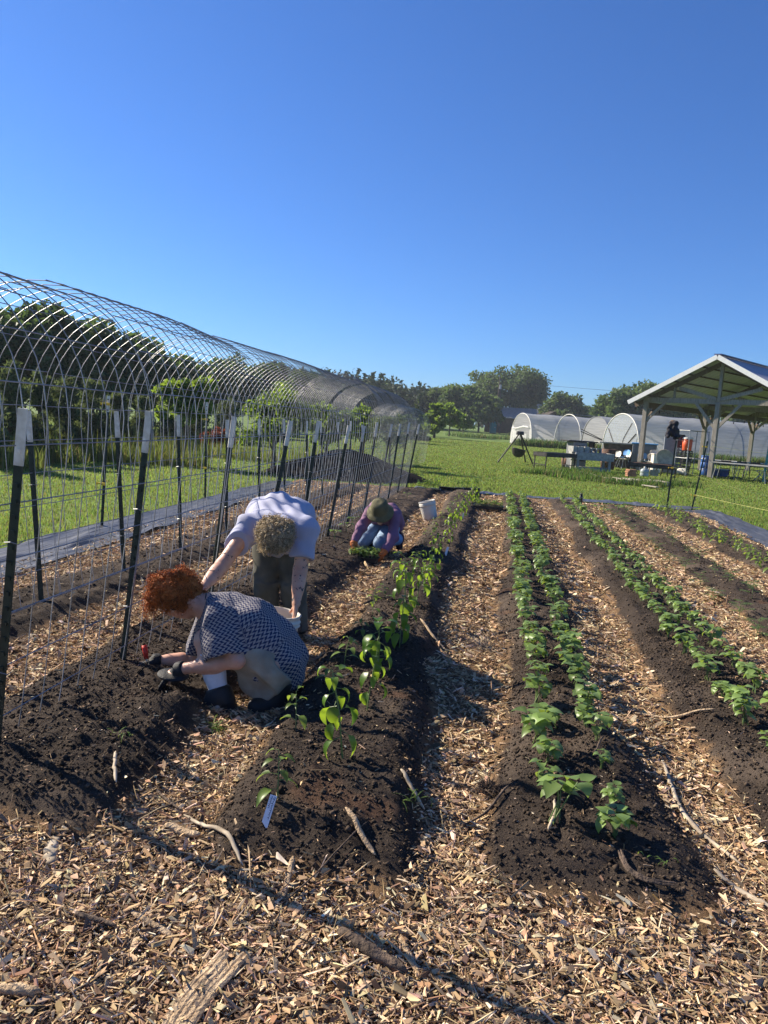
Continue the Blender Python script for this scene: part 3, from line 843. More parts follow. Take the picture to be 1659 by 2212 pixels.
# row of small trees along the lawn
px_tree(902, 862, 66, 24, 'tall narrow dark cedar at the left end of the lawn tree row', 80, name='cedar', cat='cedar', kind='cone', m='cedar', n=2600, size=.3, aspect=.4, crown_base=.02)
px_tree(880, 893, 58, 26, 'dark round bush beside the far end of the tunnel', 81, name='bush', cat='bush', m='oak', n=2200, size=.3, crown_base=.03)
px_tree(943, 872, 83, 30, 'light green lawn tree with a visible trunk, front of the tree row', 82, kind='column', m='orchard', n=2600, size=.42, crown_base=.18, trunk_r=.13)
px_tree(975, 874, 97, 30, 'light green leafy tree just behind the one with the trunk', 83, m='orchard', n=2600, size=.45, crown_base=.06)
px_tree(1003, 893, 104, 22, 'small light green tree at the right end of the lawn tree row', 84, m='orchard', n=1600, size=.4, crown_base=.06)
px_tree(921, 905, 90, 24, 'dark shaded bush between the trees of the lawn row', 85, name='bush', cat='bush', m='oak', n=1500, size=.4, crown_base=.02)
# big trees behind the buildings
BIG = [(962, 826, 150, 52, 'grey green broad tree left of the tallest tree'), (1000, 835, 140, 45, 'leafy tree in front of the tallest tree on its left'), (1062, 800, 170, 62, 'tallest tree, left half of its wide dark crown, behind the utility pole'), (1128, 796, 172, 58, 'tall dark tree joining the right side of the tallest tree'),
       (1040, 850, 138, 40, 'leafy tree left of the metal roofed building'), (1222, 852, 160, 44, 'round dark tree behind the first plastic greenhouse'), (1272, 882, 190, 26, 'small far tree right of the round dark tree'), (1355, 838, 128, 56, 'broad dark tree left of the pavilion'), (1398, 826, 132, 62, 'large dark tree partly behind the pavilion eave'),
       (1448, 858, 140, 34, 'dark tree seen under the pavilion eave'), (1496, 890, 170, 34, 'far round tree seen between the pavilion posts'), (1592, 897, 180, 48, 'far tree seen under the right half of the pavilion'), (1530, 902, 190, 40, 'low far tree between the pavilion posts'), (1650, 900, 185, 40, 'far tree at the right edge under the pavilion roof')]
for i, (u, v, y, hw, lab) in enumerate(BIG):
    px_tree(u, v, y, hw, lab, 100 + i, m='oak_far', n=10000, size=.62, aspect=.7, crown_base=.1 if i not in (2, 3) else .2, nclump=44)
px_tree(1111, 925, 128, 12, 'small dark conical evergreen beside the green toilet cabin', 130, name='evergreen', kind='cone', m='cedar', n=1400, size=.4, aspect=.4, crown_base=.02)
# far pine wood
rng = np.random.default_rng(77); VV = []; FF = []; nb = 0
for i in range(320):
    u = rng.uniform(600, 950); vt = np.interp(u, [600, 690, 760, 800, 880, 930, 950], [800, 806, 812, 815, 837, 845, 866]) - 12 + rng.uniform(-5, 14); y = rng.uniform(135, 190)
    p = P(u, vt, y); h = p[2] - .4
    pts, qd, _ = crown_points(h * .12, h, h * .19, 380, rng, 'cone', 30)
    V, F = leaf_cloud(pts, qd * .6 + np.array([0, 0, -.2]), 1.0, .45, rng, .5)
    VV.append(V + np.array([p[0], y, .4])); FF.append(F + nb); nb += len(V)
tag(np_mesh('pine_wood', np.concatenate(VV), np.concatenate(FF), M['pine']), 'dark pine wood closing the view beyond the lawn', 'pine wood', kind='stuff')
# low far hedge behind everything, closing the horizon
VV = []; FF = []; nb = 0
for i in range(150):
    a = R(rng.uniform(-75, 42)); d = rng.uniform(215, 270); x, y = math.sin(a) * d, math.cos(a) * d
    h = rng.uniform(5, 9) if math.degrees(a) > -8 else rng.uniform(8, 14)
    pts, qd, _ = crown_points(.3, h, h * .75, 300, rng, 'round', 14)
    V, F = leaf_cloud(pts, qd, 1.9, .7, rng, .7)
    VV.append(V + np.array([x, y, .3])); FF.append(F + nb); nb += len(V)
tag(np_mesh('far_tree_belt', np.concatenate(VV), np.concatenate(FF), M['oak_far']), 'low belt of far trees along the horizon', 'trees', kind='stuff')

# weeds: long grass at the wood edge, by the greenhouses and round the fire pit
def weed_pts(cx, cy, rx, ry, n):
    a = RNG.uniform(0, 6.283, n); r = np.sqrt(RNG.random(n)); x = cx + rx * r * np.cos(a); y = cy + ry * r * np.sin(a)
    return np.column_stack([x, y, np.full(n, -.04)])
w = [weed_pts(P(u, 1000, y)[0], y, 1.8, .9, 1500) for u, v, y, hw in CED] + [weed_pts(-9.5, 19.5, 1.6, .6, 1500), weed_pts(-7.2, 24.5, 3.5, 1.2, 2500)]
w = np.concatenate(w)
blades('wood_edge_weeds', w, RNG.uniform(.12, .55, len(w)) * np.where(RNG.random(len(w)) < .12, 1.7, 1), np.full(len(w), .02), 'long pale grass and weeds along the foot of the cedars', (.17, .21, .045), lean=.25, trans=.5, cat='weeds')
w = np.concatenate([weed_pts(RNG.normal(2.7, .9), RNG.normal(28.3, .8), .45, .4, 130) for _ in range(15)] + [weed_pts(RNG.normal(4.6, .8), RNG.normal(26.6, .8), .4, .35, 110) for _ in range(12)] + [weed_pts(RNG.normal(3.8, .8), RNG.normal(30.8, .6), .4, .35, 90) for _ in range(7)] + [weed_pts(RNG.normal(5.9, .5), RNG.normal(27.6, .6), .35, .3, 90) for _ in range(5)])
blades('fire_pit_weeds', w, RNG.uniform(.06, .30, len(w)), np.full(len(w), .026), 'tall unmown grass and weeds around the outdoor cooking tables', (.10, .17, .03), lean=.5, trans=.5, cat='weeds')
w = np.concatenate([weed_pts(2.5 + 1.6 * i, 74 - .2 * i, 1.4, 1.2, 700) for i in range(10)] + [weed_pts(13 + 2 * i, 56.5 + .6 * i, 1.5, .9, 600) for i in range(8)] + [weed_pts(-1.5, 100, 6, 1.5, 1000)])
blades('greenhouse_weeds', w, RNG.uniform(.25, .9, len(w)), np.full(len(w), .07), 'tall weeds along the foot of the plastic greenhouses', (.09, .15, .035), lean=.35, trans=.5, cat='weeds')

# compost heap beyond the tunnel
def heap(cx, cy, rx, ry, h, seed, rz=0):
    n, m = 40, 40; a = np.linspace(-1, 1, n); X, Y = np.meshgrid(a, a); r = np.hypot(X, Y)
    Z = h * np.clip(1 - r, 0, 1) ** .8 * (1 + .5 * (fbm(X * 3 + seed, Y * 3, 4, seed) - .5)) - .06
    c, s = math.cos(rz), math.sin(rz)
    V = np.stack([cx + X * rx * c - Y * ry * s, cy + X * rx * s + Y * ry * c, Z], -1).reshape(-1, 3)
    idx = np.arange(n * m).reshape(n, m)
    return V, np.stack([idx[:-1, :-1], idx[:-1, 1:], idx[1:, 1:], idx[1:, :-1]], -1).reshape(-1, 4)
V, F = heap(-4.2, 20.3, 2.4, 1.6, .78, 4)
tag(np_mesh('compost_heap', V, F, mat('compost', (.014, .012, .011), 1.0, .4, 3, spec=.05, bump=.6, bscale=12), smooth_s=True), 'dark heap of compost behind the far end of the wire tunnel', 'compost heap')  # the shade the heap lies in is put into its near-black colour

# ------------------------------------------------------------------ far buildings
M['roof_metal'] = mat('metal_roof', (.34, .35, .37), .4, .1, 2, metal=.4)
M['dark_wall'] = mat('dark_brick', (.05, .034, .028), .85, .3, 3)
bh = thing('metal_roofed_house', 'low dark brick building with grey metal roof behind the utility pole', 'building', (P(1108, 930, 165)[0], 165, .42), R(-8))
b = MB(); b.box((0, 0, 1.7), (11.5, 7, 3.4)); b.build('wall', M['dark_wall'], bh)
b = MB()
ridge = 5.6; ev = 3.35
V = []
for sgn in (-1, 1):
    for k in range(24):
        x0 = -6.2 + 12.4 * k / 24; x1 = x0 + 12.4 / 24
        b.beam((x0, sgn * 4.0, ev), (x0, 0, ridge), .10, .14)
    A = np.array([(-6.2, sgn * 4.0, ev), (6.2, sgn * 4.0, ev), (6.2, 0, ridge), (-6.2, 0, ridge)]); b.add(np.concatenate([A, A - [0, 0, .12]]), [[0, 1, 2, 3], [7, 6, 5, 4], [0, 4, 5, 1], [1, 5, 6, 2], [3, 7, 4, 0]])
b.build('roof', M['roof_metal'], bh)
b = MB(); b.lathe([(.3, 5.2), (.3, 6.3), (.55, 6.35), (.55, 6.6), (.0, 6.75)], 10, (5.2, -.6, 0)); b.build('roof_vent', M['roof_metal'], bh)
b = MB()
for x in (-3.5, .5): b.box((x, -3.52, 1.5), (1.1, .06, 1.2))
b.build('window', mat('dark_window', (.02, .025, .03), .1, .1), bh)
g = thing('brown_gabled_house', 'dark brown gabled building end right of the metal roof', 'building', (P(1180, 930, 158)[0], 158, .42), R(20))
b = MB(); b.box((0, 0, 1.5), (7, 6, 3.0)); b.add([(-3.5, -3, 3), (3.5, -3, 3), (0, -3, 4.9), (-3.5, 3, 3), (3.5, 3, 3), (0, 3, 4.9)], [], [[0, 1, 2], [5, 4, 3]]); b.build('wall', M['dark_wall'], g)
b = MB()
for s in (-1, 1):
    A = np.array([(s * 4, -3.4, 2.78), (s * 4, 3.4, 2.78), (0, 3.4, 4.98), (0, -3.4, 4.98)]); b.add(np.concatenate([A, A + [0, 0, .14]]), [[0, 1, 2, 3], [7, 6, 5, 4], [0, 4, 5, 1], [1, 5, 6, 2], [3, 7, 4, 0], [2, 6, 7, 3]])
b.build('roof', mat('dark_shingle', (.045, .035, .03), .9, .3, 2), g)
# portable toilet
M['teal'] = mat('teal_plastic', (.015, .23, .22), .5, .15, 3)
p = P(1064, 932, 147)
pt = thing('portable_toilet', 'teal portable toilet cabin with rounded roof by the dark building', 'toilet cabin', (p[0], 147, .43), R(12))
MB().box((0, 0, 1.08), (1.15, 1.15, 2.16), bev=.06).build('cabin', M['teal'], pt)
MB().lathe([(.60, 0), (.56, .14), (.4, .28), (.0, .36)], 16, (0, 0, 2.16)).build('roof', mat('pale_teal', (.10, .36, .36), .5, .1), pt)
MB().box((0, -.59, 1.02), (.8, .04, 1.85), bev=.015).build('door', mat('teal_door', (.02, .27, .25), .45, .1), pt)
MB().box((0.28, -.62, 1.1), (.1, .04, .16)).build('handle', M['white_plastic'], pt)
# utility pole, its strut and wire
pb, ptop = P(1070, 925, 150), P(1079, 812, 150)
b = MB(); up = thing('utility_pole', 'tall bare utility pole with brace standing before the tallest tree', 'utility pole', (pb[0], 150, .4), 0)
b.tube([(0, 0, -.2), (.1, 0, ptop[2] - .4)], [.17, .12], 8); b.build('pole', M['bark'], up)
MB().tube([(.9, 0, -.2), (.25, 0, ptop[2] - 1.6)], [.13, .10], 8).build('brace', M['bark'], up)
MB().box((.12, -.2, ptop[2] - 1.2), (1.6, .1, .12)).build('crossarm', M['bark'], up)
MB().lathe([(.2, 0), (.22, .1), (.22, .8), (.1, .9), (0, .9)], 10, (.35, -.35, ptop[2] - 3)).build('transformer', M['steel'], up)
sag((ptop[0] + .4, 150, ptop[2] - 1.0), (70, 138, 10.5), .9, .022, 'power_line', 'thin power line running right from the utility pole', mt='dark_steel', cat='power line')

# ------------------------------------------------------------------ plastic greenhouses
def plastic(name, c, tr):
    m, nt, b = _mat(name)
    tcn = nt.nodes.new('ShaderNodeTexCoord'); mp = nt.nodes.new('ShaderNodeMapping'); mp.inputs['Scale'].default_value = (.5, 6, 6)
    nn = nt.nodes.new('ShaderNodeTexNoise'); nn.inputs['Scale'].default_value = 1.4; nn.inputs['Detail'].default_value = 5
    nt.links.new(tcn.outputs['Object'], mp.inputs[0]); nt.links.new(mp.outputs[0], nn.inputs['Vector'])
    rp = nt.nodes.new('ShaderNodeValToRGB'); rp.color_ramp.elements[0].color = (*[k * .72 for k in c], 1); rp.color_ramp.elements[1].color = (*c, 1)
    rp.color_ramp.elements[0].position = .3; rp.color_ramp.elements[1].position = .65
    nt.links.new(nn.outputs['Fac'], rp.inputs[0]); nt.links.new(rp.outputs[0], b.inputs['Base Color'])
    b.inputs['Roughness'].default_value = .35
    bp = nt.nodes.new('ShaderNodeBump'); bp.inputs['Strength'].default_value = .5; bp.inputs['Distance'].default_value = .05
    nt.links.new(nn.outputs['Fac'], bp.inputs['Height']); nt.links.new(bp.outputs[0], b.inputs['Normal'])
    tl = nt.nodes.new('ShaderNodeBsdfTranslucent'); nt.links.new(rp.outputs[0], tl.inputs[0])
    tp = nt.nodes.new('ShaderNodeBsdfTransparent')
    m1 = nt.nodes.new('ShaderNodeMixShader'); m1.inputs[0].default_value = .4
    m2 = nt.nodes.new('ShaderNodeMixShader'); m2.inputs[0].default_value = tr
    nt.links.new(b.outputs[0], m1.inputs[1]); nt.links.new(tl.outputs[0], m1.inputs[2]); nt.links.new(m1.outputs[0], m2.inputs[1]); nt.links.new(tp.outputs[0], m2.inputs[2])
    nt.links.new(m2.outputs[0], nt.nodes['Material Output'].inputs[0])
    return m
M['film'] = plastic('greenhouse_film', (.56, .57, .58), .18)
M['film_clear'] = plastic('thin_greenhouse_film', (.48, .56, .66), .62)
M['film_white'] = plastic('folded_white_film', (.85, .85, .82), .03)
M['clay_board'] = mat('orange_board', (.42, .24, .11), .8, .25, 3)
def hoop(w, h, n=22, a0=0.0, a1=1.0):
    a = math.pi * np.linspace(a0, a1, n)
    return np.column_stack([np.zeros(n), -w / 2 * np.cos(a), h * np.sin(a) ** .72])
def greenhouse(label, loc, rz, length, w, h, lift=None, bare=0.0, spacing=3.0, seed=1, raised=0.0):
    """axis +X from the near-left end; film from x=bare; `raised`: (x0,x1,height) with the near side rolled up"""
    root = thing('plastic_greenhouse', label, 'greenhouse', loc, rz)
    nh = int(length / spacing) + 1
    for i in range(nh):
        hp = hoop(w, h) + [i * spacing, 0, 0]
        MB().tube(hp, .045, 6).build('hoop', M['steel'] if i else M['white_paint'], root, True)
    nx_, na = int(length / .5), 26
    X = np.linspace(bare, length, nx_); a = np.linspace(0, 1, na); V = []
    for i, x in enumerate(X):
        r_ = raised(x) if raised else 0.0
        k = (x / spacing) % 1; s = 1 - .022 * math.sin(math.pi * k)
        a0 = math.asin(min(.9, (r_ / h)) ** (1 / .72)) / math.pi if r_ > 0 else 0.0
        aa = a0 + (1 - a0) * a
        c = np.column_stack([np.full(na, x), -w / 2 * 1.015 * s * np.cos(math.pi * aa), h * 1.015 * s * np.sin(math.pi * aa) ** .72])
        c[:, 1] += .03 * (fbm(np.full(na, x * 1.3 + seed), aa * 9, 3, seed) - .5); V.append(c)
    V = np.concatenate(V); idx = np.arange(nx_ * na).reshape(nx_, na)
    np_mesh('film', V, np.stack([idx[:-1, :-1], idx[:-1, 1:], idx[1:, 1:], idx[1:, :-1]], -1).reshape(-1, 4), M['film'], root, True)
    b = MB(); b.beam((0, -w / 2, .05), (length, -w / 2, .05), .05, .2); b.build('baseboard', M['clay_board'], root)
    b = MB(); b.tube([(0, -w * .40, h * .62), (spacing * 1.6, -w * .5, .1)], .035, 6); b.build('brace', M['dark_steel'], root)
    b = MB(); b.tube([(0, 0, h), (length, 0, h)], .03, 6); b.build('ridge_pipe', M['steel'], root)
    return root
GRZ = math.pi / 2 - (R(77) - YAW)
gA = greenhouse('white plastic greenhouse at the left with its end film hanging open', (1.95, 79.5, -.02), GRZ, 34, 5.6, 3.25, seed=2)
# draped end film of the first greenhouse
b = MB(); hp = hoop(5.5, 3.2, 24)
inner = []
for j in range(9):
    t = j / 8; row = hp.copy(); row[:, 2] = hp[:, 2] * (1 - t) + 0.02; row[:, 0] = -.04 - .22 * np.sin(np.arange(24) * 1.9 + j * .3) * t * (1 - .3 * t)
    row[:, 1] *= (1 - .05 * t); inner.append(row)
V = np.concatenate(inner); k = 24; idx = np.arange(9 * k).reshape(9, k)
F = []
for j in range(8):
    for i in range(k - 1):
        c = V[[idx[j, i], idx[j + 1, i + 1]]].mean(0)
        if c[2] > 1.25 + .25 * c[1] and c[2] < 3.1 - .05 and c[1] > -2.2: continue            # the opening above the hanging film
        F.append([idx[j, i], idx[j + 1, i], idx[j + 1, i + 1], idx[j, i + 1]])
np_mesh('end_film', V, np.array(F), M['film_white'], gA, True)
b = MB(); b.tube(np.column_stack([np.full(12, -.12), np.linspace(-2.3, 2.3, 12), 1.75 + .12 * np.sin(np.linspace(0, 6, 12))]), [.06, .09, .12, .1, .14, .1, .13, .1, .12, .1, .08, .05], 8); b.build('rolled_film', M['film_white'], gA, True)
gC = greenhouse('middle plastic greenhouse with two bare hoops at its near end', (6.2, 73.5, -.02), GRZ, 30, 5.6, 3.3, bare=2.9, seed=5, raised=lambda x: 1.15 * max(0, 1 - abs(x - 8.5) / 5.5) + .05)
MB().beam((.0, -2.6, 1.75), (4.6, -2.8, .3), .07).build('diagonal_pipe', M['dark_steel'], gC)
gB = greenhouse('long plastic greenhouse behind the pavilion with a clear braced end wall', (9.1, 60.0, -.02), GRZ, 42, 5.4, 3.3, seed=8, raised=lambda x: .05 + 1.25 * max(0, 1 - abs(x - 21.5) / 4.5))
hp = hoop(5.3, 3.25, 24); V = np.concatenate([hp, [[0, 0, .02]]]); np_mesh('end_wall', V, np.array([[i, i + 1, 24] for i in range(23)]), M['film_clear'], gB)
b = MB(); b.tube([(-.05, 1.9, 2.1), (-.05, .1, .1)], .04, 6); b.tube([(-.05, .1, .1), (-.05, -2.2, 1.8)], .045, 6); b.build('end_brace', M['dark_steel'], gB)
b = MB(); b.tube([(-.04, -.1, .1), (-.04, -.5, 1.4), (-.04, -1.5, 2.6)], .03, 6); b.build('door_hoop', M['dark_steel'], gB)

# ------------------------------------------------------------------ open pavilion
PAZ = R(46) - YAW
prz = math.pi / 2 - PAZ                               # local +X runs along the ridge, local -Y faces right-front
pav = thing('open_pavilion', 'open timber pavilion with pale metal gable roof on wooden posts', 'pavilion', (9.49, 35.59, -.03), prz)
HW, TIE, APEX, SP, NB = 3.45, 3.42, 5.22, 6.9, 3
LEN = SP * NB; OV = .7; EO = .58
slope = (APEX - TIE) / HW
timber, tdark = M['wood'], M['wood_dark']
for i in range(NB + 1):
    x = i * SP
    for y in ((HW, -HW, 0) if i == 0 else (HW, -HW)):
        b = MB(); b.beam((x, y, 0), (x, y, TIE - .08), .2, .2, bev=.012); b.build('post', timber, pav)
    MB().beam((x, -HW - .15, TIE), (x, HW + .15, TIE), .09, .24, up=(0, 0, 1), bev=.006).build('tie_beam', timber, pav)
    for s in (-1, 1):
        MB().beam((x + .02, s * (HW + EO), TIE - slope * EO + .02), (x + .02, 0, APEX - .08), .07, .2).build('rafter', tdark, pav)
    MB().beam((x, 0, TIE), (x, 0, APEX - .1), .14, .14, bev=.01).build('king_post', timber, pav)
    for s in (-1, 1):
        MB().beam((x - .075, s * .1, TIE + .1), (x - .075, s * 1.85, TIE + slope * (HW - 1.85) - .25), .05, .17).build('web_brace', timber, pav)
        MB().beam((x + .02, s * 2.1, TIE + .1), (x + .02, s * 2.1, TIE + slope * (HW - 2.1) - .1), .09, .09).build('web_strut', timber, pav)
        MB().beam((x, s * HW, TIE - 1.05), (x, s * (HW - .95), TIE - .1), .09, .13).build('knee_brace', timber, pav)
    if i == 0:
        for s in (-1, 1): MB().beam((x - .03, s * .08, TIE - 1.15), (x - .03, s * 1.0, TIE - .1), .09, .13).build('knee_brace', timber, pav)
    for s in (-1, 1):
        for e in (-1, 1):
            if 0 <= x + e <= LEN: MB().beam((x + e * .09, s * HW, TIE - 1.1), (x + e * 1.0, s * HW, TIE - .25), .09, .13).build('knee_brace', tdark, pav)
for s in (-1, 1):
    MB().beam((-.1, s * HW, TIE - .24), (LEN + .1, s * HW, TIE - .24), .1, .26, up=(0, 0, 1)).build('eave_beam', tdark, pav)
for s in (-1, 1):
    for k in range(7):
        t = k / 6; y = s * (HW + EO - .1) * (1 - t * .96); z = TIE - slope * EO + (APEX - TIE + slope * EO) * (1 - abs(y) / (HW + EO)) + .13
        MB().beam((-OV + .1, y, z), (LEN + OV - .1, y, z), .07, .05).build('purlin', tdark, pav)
M['roof_pale'] = mat('pale_roof_metal', (.34, .345, .40), .42, .08, 1.2, metal=.15)
for s in (-1, 1):
    # ribbed sheet
    n = 132; X = np.linspace(-OV, LEN + OV, n * 2); rib = np.where((np.arange(n * 2) // 2) % 3 == 0, .035, 0)
    ya, za = s * (HW + EO), TIE - slope * EO + .17; yb, zb = 0, APEX + .17
    A = np.column_stack([X, np.full(len(X), ya), za + rib]); B = np.column_stack([X, np.full(len(X), yb), zb + rib])
    V = np.concatenate([A, B, A - [0, 0, .02], B - [0, 0, .02]]); m_ = len(X); i = np.arange(m_ - 1)
    q = np.concatenate([np.column_stack([i, i + 1, m_ + i + 1, m_ + i]), np.column_stack([2 * m_ + i, 3 * m_ + i, 3 * m_ + i + 1, 2 * m_ + i + 1]), np.column_stack([i, 2 * m_ + i, 2 * m_ + i + 1, i + 1])])
    np_mesh('roof_sheet', V, q, M['roof_pale'], pav)
    for x in (-OV - .02, LEN + OV + .02):
        MB().beam((x, s * (HW + EO), TIE - slope * EO + .12), (x, s * .01, APEX + .12), .04, .2).build('gable_trim', mat('white_trim', (.78, .78, .76), .5, .05), pav)
MB().beam((-OV, 0, APEX + .235), (LEN + OV, 0, APEX + .235), .34, .04).build('ridge_cap', mat('blue_ridge_metal', (.06, .07, .16), .4, .1), pav)

# ------------------------------------------------------------------ things in the garden
def C(x0, y0, s):                                    # reader for pixel positions measured on enlarged crops of the photo
    return lambda x, y: ((x0 + x / s) / 1.507, (y0 + y / s) / 1.507)
c3, c4 = C(1300, 1100, 1 / .3617), C(1900, 1100, 1 / .3617)
c6, c7 = C(1880, 1380, 5.184), C(2150, 1300, 4.74)
M['blue'] = mat('blue_plastic', (.02, .09, .32), .45, .2, 3)
M['blue_light'] = mat('light_blue_plastic', (.13, .33, .62), .45, .15, 3)
M['grey_plastic'] = mat('grey_plastic', (.17, .18, .19), .5, .15, 3)
M['cream'] = mat('cream_plastic', (.66, .60, .50), .5, .1, 4)
M['tan'] = mat('tan_board', (.42, .33, .23), .8, .2, 6)
M['potting'] = mat('potting_mix', (.03, .022, .018), .95, .4, 30, bump=.5)

def bucket(label, loc, rot, name='white_bucket', tilt_bail=True, s=1.0, dirt=False):
    root = thing(name, label, 'bucket', loc); root.rotation_euler = rot; root.scale = (s, s, s)
    MB().lathe([(0, 0), (.128, 0), (.132, .006), (.138, .10), (.146, .27), (.1465, .30), (.157, .302), (.157, .308), (.148, .310), (.148, .325), (.157, .327), (.157, .333), (.149, .335), (.150, .366), (.155, .368), (.155, .376), (.146, .376), (.142, .36), (.134, .12), (.125, .014), (0, .012)], 32).build('body', M['white_plastic'], root, True)
    a = np.linspace(0, math.pi, 16)
    MB().tube(np.column_stack([.158 * np.cos(a), -.158 * np.sin(a) * .55, .318 - .158 * np.sin(a) * .83]), .002, 5).build('handle', M['steel'], root)
    return root
bx, by = G(931, 1120, .03)[:2]
bucket('white bucket standing tilted on the path behind the kneeling person', (bx, by, gz(bx, by) - .015), (R(-5), R(-15), .4), s=.9)

def tray(label, loc, rz, w, d, h, fill, nplants, seed, leaf='young', ph=.1, name='seedling_tray', tilt=(0, 0)):
    root = thing(name, label, 'seedling tray', loc); root.rotation_euler = (tilt[0], tilt[1], rz)
    b = MB(); t = .004
    b.box((0, 0, t / 2), (w, d, t))
    for s in (-1, 1):
        b.box((s * w / 2, 0, h / 2), (t, d + t, h)); b.box((0, s * d / 2, h / 2), (w - t, t, h))
        b.box((s * (w / 2 + .006), 0, h + .002), (.02, d + .03, .005)); b.box((0, s * (d / 2 + .006), h + .002), (w - .014, .02, .005))
    b.build('tray', M['black_plastic'], root)
    if fill:
        MB().box((0, 0, h * .5), (w - .012, d - .012, h * .8)).build('potting_mix', M['potting'], root)
        rs = np.random.default_rng(seed); st = MB(); lf = MB()
        for i in range(nplants):
            x, y = rs.uniform(-.46, .46) * w, rs.uniform(-.46, .46) * d; hh = ph * rs.uniform(.6, 1.25)
            top = np.array([x + rs.normal(0, .015), y + rs.normal(0, .015), h + hh])
            st.tube([(x, y, h * .8), top], [.002, .0015], 4)
            for k in range(rs.integers(4, 7)):
                a = rs.uniform(0, 6.283); L = rs.uniform(.03, .055) * (1 + ph * 2); dd = np.array([math.cos(a), math.sin(a), rs.uniform(-.2, .5)])
                lf.leaf(top - np.array([0, 0, hh * .5 * rs.random()]), dd, (0, 0, 1), L, L * rs.uniform(.45, .75), rs.uniform(.3, .9), .2, 3)
        st.build('stems', M['stem'], root); lf.build('foliage', M[leaf], root, True)
    return root
def on(u, v, z=.02): return (*G(u, v, z)[:2], z)
p = on(925, 1062, .02); tray('black tray of bushy green seedlings at the far end of the garden near the tunnel', p, R(4), .55, .30, .07, True, 46, 1, 'pepper', .2)
p = on(967, 1063, .02); tray('empty black tray lying tilted at the far end of the garden', p, R(-6), .42, .26, .06, False, 0, 2, tilt=(R(22), 0))
for k, (u, nm) in enumerate(((992, 'left'), (1008, 'middle'), (1026, 'right'))):
    p = on(u, 1064, .02); tray(f'small black pot with tall pepper seedlings, {nm} of three at the garden end', p, .2 * k, .17, .17, .11, True, 9, 5 + k, 'pepper', .24, name='seedling_pot')
p = on(1055, 1099, .05); tray('black tray of low green seedlings lying on the path beside the pepper row', p, R(2), .54, .28, .06, True, 60, 12, 'young', .10)

# white plant tags
def plant_tag(u, v, z, label, h, rz, lean, text=None):
    root = thing('plant_tag', label, 'plant tag', (*G(u, v, z)[:2], z - .01)); root.rotation_euler = (lean[0], lean[1], rz)
    w = .026
    b = MB(); prof = [(-w / 2, .018), (w * .3, 0), (w / 2, 0.004), (w / 2, h), (-w / 2, h)]
    V = [(x, -.0008, z_) for x, z_ in prof] + [(x, .0008, z_) for x, z_ in prof]; n = 5
    me = np_mesh('tag_plate', V, [np.array([[0, 1, 2, 3], [8, 7, 6, 5]]), np.array([[0, 3, 4], [9, 8, 5]]), np.array([[i, i + 5, (i + 1) % n + 5, (i + 1) % n] for i in range(n)])], mat('tag_white', (.80, .79, .80), .5, .04), root)
    if text:
        b = MB()                                            # two scribbled lines, not readable in the photo either
        for k, (xo, ln) in enumerate(text):
            t = np.linspace(0, 1, 90); q = np.column_stack([xo + .0042 * np.sin(t * (60 if k == 0 else 38)) * (1 - .35 * t) * np.where(np.sin(t * 23 + k) > -.3, 1, .35), np.full(90, -.0013), h - .007 - ln * t + .0022 * np.cos(t * (60 if k == 0 else 38))])
            for sgm in np.array_split(q, 5 if k == 0 else 3): b.tube(sgm[:-2], .0007, 4)
        b.build('handwriting', M['ink'], root)
    return root
M['ink'] = mat('ink', (.02, .02, .05), .6, .1)
plant_tag(570, 1782, .115, 'white plant tag with handwriting stuck in the near end of the pepper bed', .115, R(8), (R(-38), R(13)), [(.0045, .078), (-.006, .042)])
plant_tag(962, 1198, .14, 'white plant tag beside the tall peppers level with the kneeling person', .10, R(-10), (R(-10), R(12)))
plant_tag(999, 1120, .12, 'white plant tag by the far pepper plants near the tray', .10, R(5), (0, R(2)))

# black drinks bottle at the end of the beds
bo = thing('drinks_bottle', 'black insulated bottle with loop lid standing at the garden end', 'bottle', (*G(1254, 1088, .03)[:2], .02))
MB().lathe([(0, 0), (.036, 0), (.039, .006), (.039, .165), (.036, .185), (.03, .195), (0, .195)], 20).build('body', mat('bottle_black', (.012, .013, .02), .35, .2), bo, True)
MB().lathe([(.0395, .15), (.0405, .152), (.0405, .162), (.0395, .164)], 20).build('band', M['steel'], bo, True)
MB().lathe([(.031, .195), (.033, .2), (.033, .235), (.028, .24), (0, .24)], 20).build('lid', M['black_plastic'], bo, True)
a = np.linspace(0, math.pi, 12); MB().tube(np.column_stack([.026 * np.cos(a), np.zeros(12), .238 + .034 * np.sin(a)]), .006, 6).build('loop', M['black_plastic'], bo, True)

